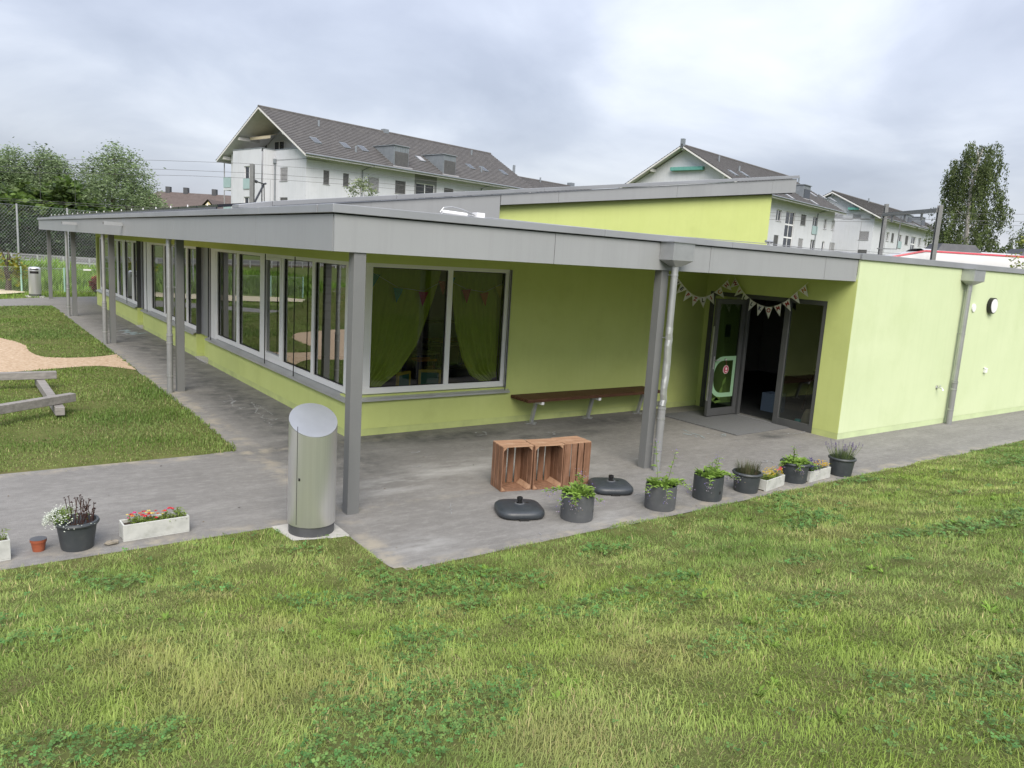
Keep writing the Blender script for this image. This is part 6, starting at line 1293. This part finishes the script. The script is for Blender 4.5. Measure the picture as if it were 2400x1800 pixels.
def tree(name, label, pos, blobs_, n, size, c0, c1, trunk_h, tr=.2, clump=.6, droop=0., group=None, bark='bark', per=45, cat='tree', branches=9, rag=1.0, asp=.55):
    R_ = empty(name, tuple(pos), RNG.uniform(0, 6.28)*0, label, cat, group); P, T = crown_pts(blobs_, n, clump, per, rag=rag)
    u = RNG.random((len(P), 1)); cols = (np.array(c0)*u+np.array(c1)*(1-u))*T[:, None]
    tb = MB(); top = max(b[2]+b[5]*.5 for b in blobs_); k = 7
    tb.tube([(.12*math.sin(i*1.3)*i/k, .1*math.cos(i*1.7)*i/k, top*i/k) for i in range(k+1)], [tr*(1-.85*i/k) for i in range(k+1)], 8)
    for i in range(branches):
        b = blobs_[i % len(blobs_)]; z0 = trunk_h*RNG.uniform(.6, 1.3); d = RNG.normal(0, 1, 3); d /= np.linalg.norm(d); e_ = np.array(b[:3])+d*np.array(b[3:6])*.7; s0 = np.array([0, 0, min(z0, top*.8)]); mid = (s0+e_)/2+np.array([0, 0, .1*np.linalg.norm(e_-s0)])
        tb.tube([s0, mid, e_], [tr*.4, tr*.25, tr*.08], 6)
    tb.build('trunk', M[bark], R_, smooth=60); foliage('crown', P, size, cols, R_, droop, asp); return R_
WI0, WI1 = (.26, .34, .17), (.12, .175, .075)
gz_ = .0
def willow(px, pytop, Dm, wpx, label, n=30000):
    p = at(px, pytop, Dm); H_ = p[2]; r = wpx*Dm/1808/2; tree('willow_tree', label, (p[0], p[1], 0), [(0, 0, H_*.55, r, r, H_*.38), (r*.45, -r*.4, H_*.42, r*.65, r*.65, H_*.3), (-r*.45, r*.2, H_*.45, r*.65, r*.65, H_*.32), (.1*r, 0, H_*.8, r*.5, r*.5, H_*.19)], n, .21, WI0, WI1, 1.5, .25, clump=.62, group='willows beyond the railway', asp=.35)
willow(265, 330, 68, 165, 'silvery green round willow between the gable and the leafy vines'); willow(108, 338, 70, 130, 'silvery willow behind the broad leaved bush'); willow(15, 335, 70, 140, 'tall silvery willow next to the yellowing sapling'); willow(348, 440, 66, 85, 'low willow shrub below the round willow', 6000)
BG0, BG1 = (.125, .19, .04), (.045, .085, .02)
def bush(name, px, pytop, Dm, wpx, label, c0, c1, n=5000, size=.24, group=None, cat='bush', clump=.5, zb=0):
    p = at(px, pytop, Dm); H_ = p[2]-zb; r = wpx*Dm/1808/2; return tree(name, label, (p[0], p[1], zb), [(0, 0, H_*.5, r, r, H_*.5), (r*.5, -r*.4, H_*.35, r*.6, r*.6, H_*.33), (-r*.5, -r*.3, H_*.38, r*.6, r*.6, H_*.34)], n, size, c0, c1, H_*.3, .12, clump=clump, group=group, cat=cat, branches=5)
bush('broadleaf_bush', 40, 425, 63, 110, 'bright broad leaved bush left of the tall fence post', BG0, BG1, 7000, .42, 'leafy bushes along the railway'); bush('broadleaf_bush', 140, 432, 64, 130, 'bright broad leaved bush between the willows', BG0, BG1, 8000, .42, 'leafy bushes along the railway'); bush('broadleaf_bush', 215, 470, 64, 90, 'bright low bush under the round willow', BG0, BG1, 5000, .36, 'leafy bushes along the railway'); bush('broadleaf_bush', 285, 478, 63, 110, 'low bush peeking over the solar panels', (.11, .17, .04), BG1, 5000, .3, 'leafy bushes along the railway')
for i, (px, pt_) in enumerate(((-40, 480), (8, 500), (60, 495), (110, 500), (160, 492), (205, 500), (250, 505))):
    bush('dark_hedge_bush', px, pt_, 61+i % 2, 78, 'dense dark evergreen bush of the hedge behind the railway', (.05, .095, .025), (.02, .045, .015), 4200, .26, 'dark hedge behind the railway', clump=.55)
bush('yellow_sapling', 14, 555, 37, 62, 'yellowing sapling in front of the tall net fence', (.32, .28, .04), (.16, .2, .03), 700, .14, None, 'sapling', .25); bush('red_shrub', 226, 648, 37.5, 30, 'small orange red shrub by the low wire fence', (.28, .07, .03), (.18, .04, .02), 900, .09, None, 'shrub', .14)
# birch: weeping strands
def birch(px, pytop, Dm, label, spans, n=380):
    p = at(px, pytop, Dm); H_ = p[2]; R_ = empty('birch_tree', (p[0], p[1], 0), 0, label, 'tree', 'weeping birches'); tb = MB(); k = 8
    tb.tube([(.25*math.sin(i*.9)*i/k, .2*math.cos(i*1.1)*i/k, H_*.95*i/k) for i in range(k+1)], [.3*(1-.9*i/k)+.02 for i in range(k+1)], 8)
    P = []; C_ = []; zs = [s[0] for s in spans]; ws = [s[1] for s in spans]
    for i in range(n):
        z = H_*(1-(1-spans[-1][0])*RNG.random()**.85*1.0); z = min(z, H_*.99); wr = np.interp(1-z/H_, [1-a for a in zs], ws)*Dm/1808; a = RNG.uniform(0, 6.28); rr = wr*RNG.random()**.5*RNG.uniform(.75, 1.08)
        e_ = np.array([rr*math.cos(a), rr*math.sin(a), z]); s0 = np.array([0, 0, max(.5, z-rr*.7)])
        if i % 13 == 0: tb.tube([s0, (s0+e_)/2+np.array([0, 0, .25]), e_], [.06, .035, .012], 5)
        ln = RNG.uniform(.8, 2.6); kk = int(48*ln); t = RNG.random(kk); tone = RNG.uniform(.6, 1.35)
        dr = e_+np.stack([.18*math.cos(a)*t+RNG.normal(0, .10, kk), .18*math.sin(a)*t+RNG.normal(0, .10, kk), -ln*t+.15*np.sin(t*3)], 1); P.append(dr)
        u = RNG.random((kk, 1)); C_.append((np.array([.13, .17, .053])*u+np.array([.062, .092, .031])*(1-u))*tone)
    tb.build('trunk', M['birchbark'], R_, smooth=60); foliage('crown', np.concatenate(P), .16, np.concatenate(C_), R_, 1.0, .5)
birch(2300, 325, 72, 'tall dark green weeping birch behind the train', [(1.0, 22), (.95, 44), (.8, 58), (.66, 62), (.62, 74), (.45, 66), (.42, 86), (.3, 84), (.2, 70), (.1, 60)], 620); birch(2455, 500, 75, 'second birch whose hanging twigs reach in beside the wires', [(1.0, 25), (.85, 60), (.6, 68), (.3, 60), (.1, 40)], 260)
for px, pt_, w_ in ((2215, 575, 60), (2290, 572, 80), (2350, 578, 70), (2400, 570, 80), (2440, 560, 80)): bush('railway_bush', px, pt_, 78, w_, 'low green bush behind the train under the birch', (.10, .15, .045), (.05, .085, .025), 2600, .25, 'low bushes behind the train')
bush('yellow_green_shrub', 2402, 548, 27, 44, 'light yellow green leafy shrub poking above the pale wall', (.32, .34, .06), (.16, .24, .04), 1600, .085, None, 'shrub', .2); bush('roof_sapling', 2166, 584, 25, 15, 'tiny leafy sapling tip above the pale wall coping', (.22, .28, .06), (.1, .16, .03), 260, .06, None, 'sapling', .1)
p = at(852, 408, 46); tree('young_birch', 'young pale leaved tree rising behind the sloping grey verge', (p[0], p[1], 0), [(0, 0, p[2]-1.2, .75, .75, 1.1), (.5, -.4, p[2]-1.9, .8, .8, .8), (-.5, .4, p[2]-2.0, .8, .8, .8), (.9, -.7, p[2]-2.4, .6, .6, .6)], 2600, .13, (.30, .34, .20), (.10, .15, .05), 3, .08, clump=.28, cat='tree')
# hedges and trees that the windows mirror
for i in range(9):
    x, y = -27+RNG.uniform(-2, 2), -4+i*6.5; tree('garden_tree', 'leafy garden tree mirrored in the long window band', (x, y, 0), [(0, 0, 3.0, 2.6, 2.6, 2.6), (1.2, .8, 2.0, 1.9, 1.9, 1.9), (-1, -1.2, 2.2, 2, 2, 2.1)], 2600, .45, (.10, .17, .03), (.045, .08, .02), 1.4, .2, clump=.9, group='garden trees mirrored in the glass')
for i in range(8):
    x, y = -24+i*9.2, -42+RNG.uniform(-3, 3); tree('bank_tree', 'leafy tree on top of the bank mirrored in the corner window', (x, y, 1.4), [(0, 0, 4.5, 3, 3, 3.4), (1.6, 1, 3, 2.2, 2.2, 2.2), (-1.4, .8, 3.2, 2.2, 2.2, 2.4)], 2600, .5, (.10, .16, .03), (.045, .08, .02), 1.8, .25, clump=1.0, group='bank trees mirrored in the glass')
# ---------------------------------------------------------------- fences
fl_ = empty('wire_fence', (-.4, 27.03, 0), 0, 'low chain link fence with mint green posts', 'fence')
FX = [-9.4, -7.9, -6.4, -4.9, -3.4, -1.9, -.4, 1.1, 2.6, 4.1]; po = None
for x in FX:
    y = .12*(x+.4)*.3
    if po is None: po = MB().tube([(0, 0, -.1), (0, 0, 1.02)], .035, 10).build('post', M['mintpost'], fl_, smooth=50, loc=(x+.4, y, 0))
    else: share(po, fl_, (x+.4, y, 0))
def chain(parent, A0, B0, z0, z1, step, r):
    A0, B0 = np.array(A0, float), np.array(B0, float); Lh = np.linalg.norm(B0-A0); d = (B0-A0)/Lh; Hh = z1-z0; mb = MB()
    pt = lambda s, z: (*(A0+d*s), z)
    for k in range(int((Lh+Hh)/step)):
        s = k*step
        for sg in (1, -1):
            a_, b_ = (s-Hh, s) if sg == 1 else (s, s-Hh)
            za, zb_ = z0, z1; 
            s0, s1 = a_, b_; t0_ = 0; t1_ = 1
            for lim, lo in ((0, True), (Lh, False)):
                pass
            f0 = max(0, min(1, (0-s0)/(s1-s0))) if s1 != s0 else 0; 
            ts = sorted([(0-s0)/(s1-s0), (Lh-s0)/(s1-s0)]); t0_, t1_ = max(0, ts[0]), min(1, ts[1])
            if t1_ <= t0_: continue
            mb.tube([pt(s0+(s1-s0)*t0_, za+(zb_-za)*t0_), pt(s0+(s1-s0)*t1_, za+(zb_-za)*t1_)], r, 3, cap=False)
    mb.tube([pt(0, z1), pt(Lh, z1)], r*2, 4); o = mb.build('wire_mesh', M['galv'], parent); o['kind'] = 'stuff'
chain(fl_, (-9, -.33), (4.5, .16), .05, .98, .09, .0025)
sg = hit(205, 657, (0, 27.0, 0), (0, 1, 0)); MB().box(sg[0]-.14+.4, -.03, .93, sg[0]+.14+.4, -.015, 1.0).build('tag_plate', M['paper'], fl_)
ft = empty('net_fence', (-1.4, 35.7, 0), 0, 'tall ball stop fence with slim grey posts and netting', 'fence'); po = None
for k in range(-2, 5):
    x, y = k*2.28, k*1.27
    if po is None: po = MB().tube([(0, 0, -.1), (0, 0, 3.66)], .045, 10).build('post', M['galv'], ft, smooth=50, loc=(x, y, 0))
    else: share(po, ft, (x, y, 0))
chain(ft, (-4.56, -2.54), (9.1, 5.1), .05, 3.6, .17, .0028)
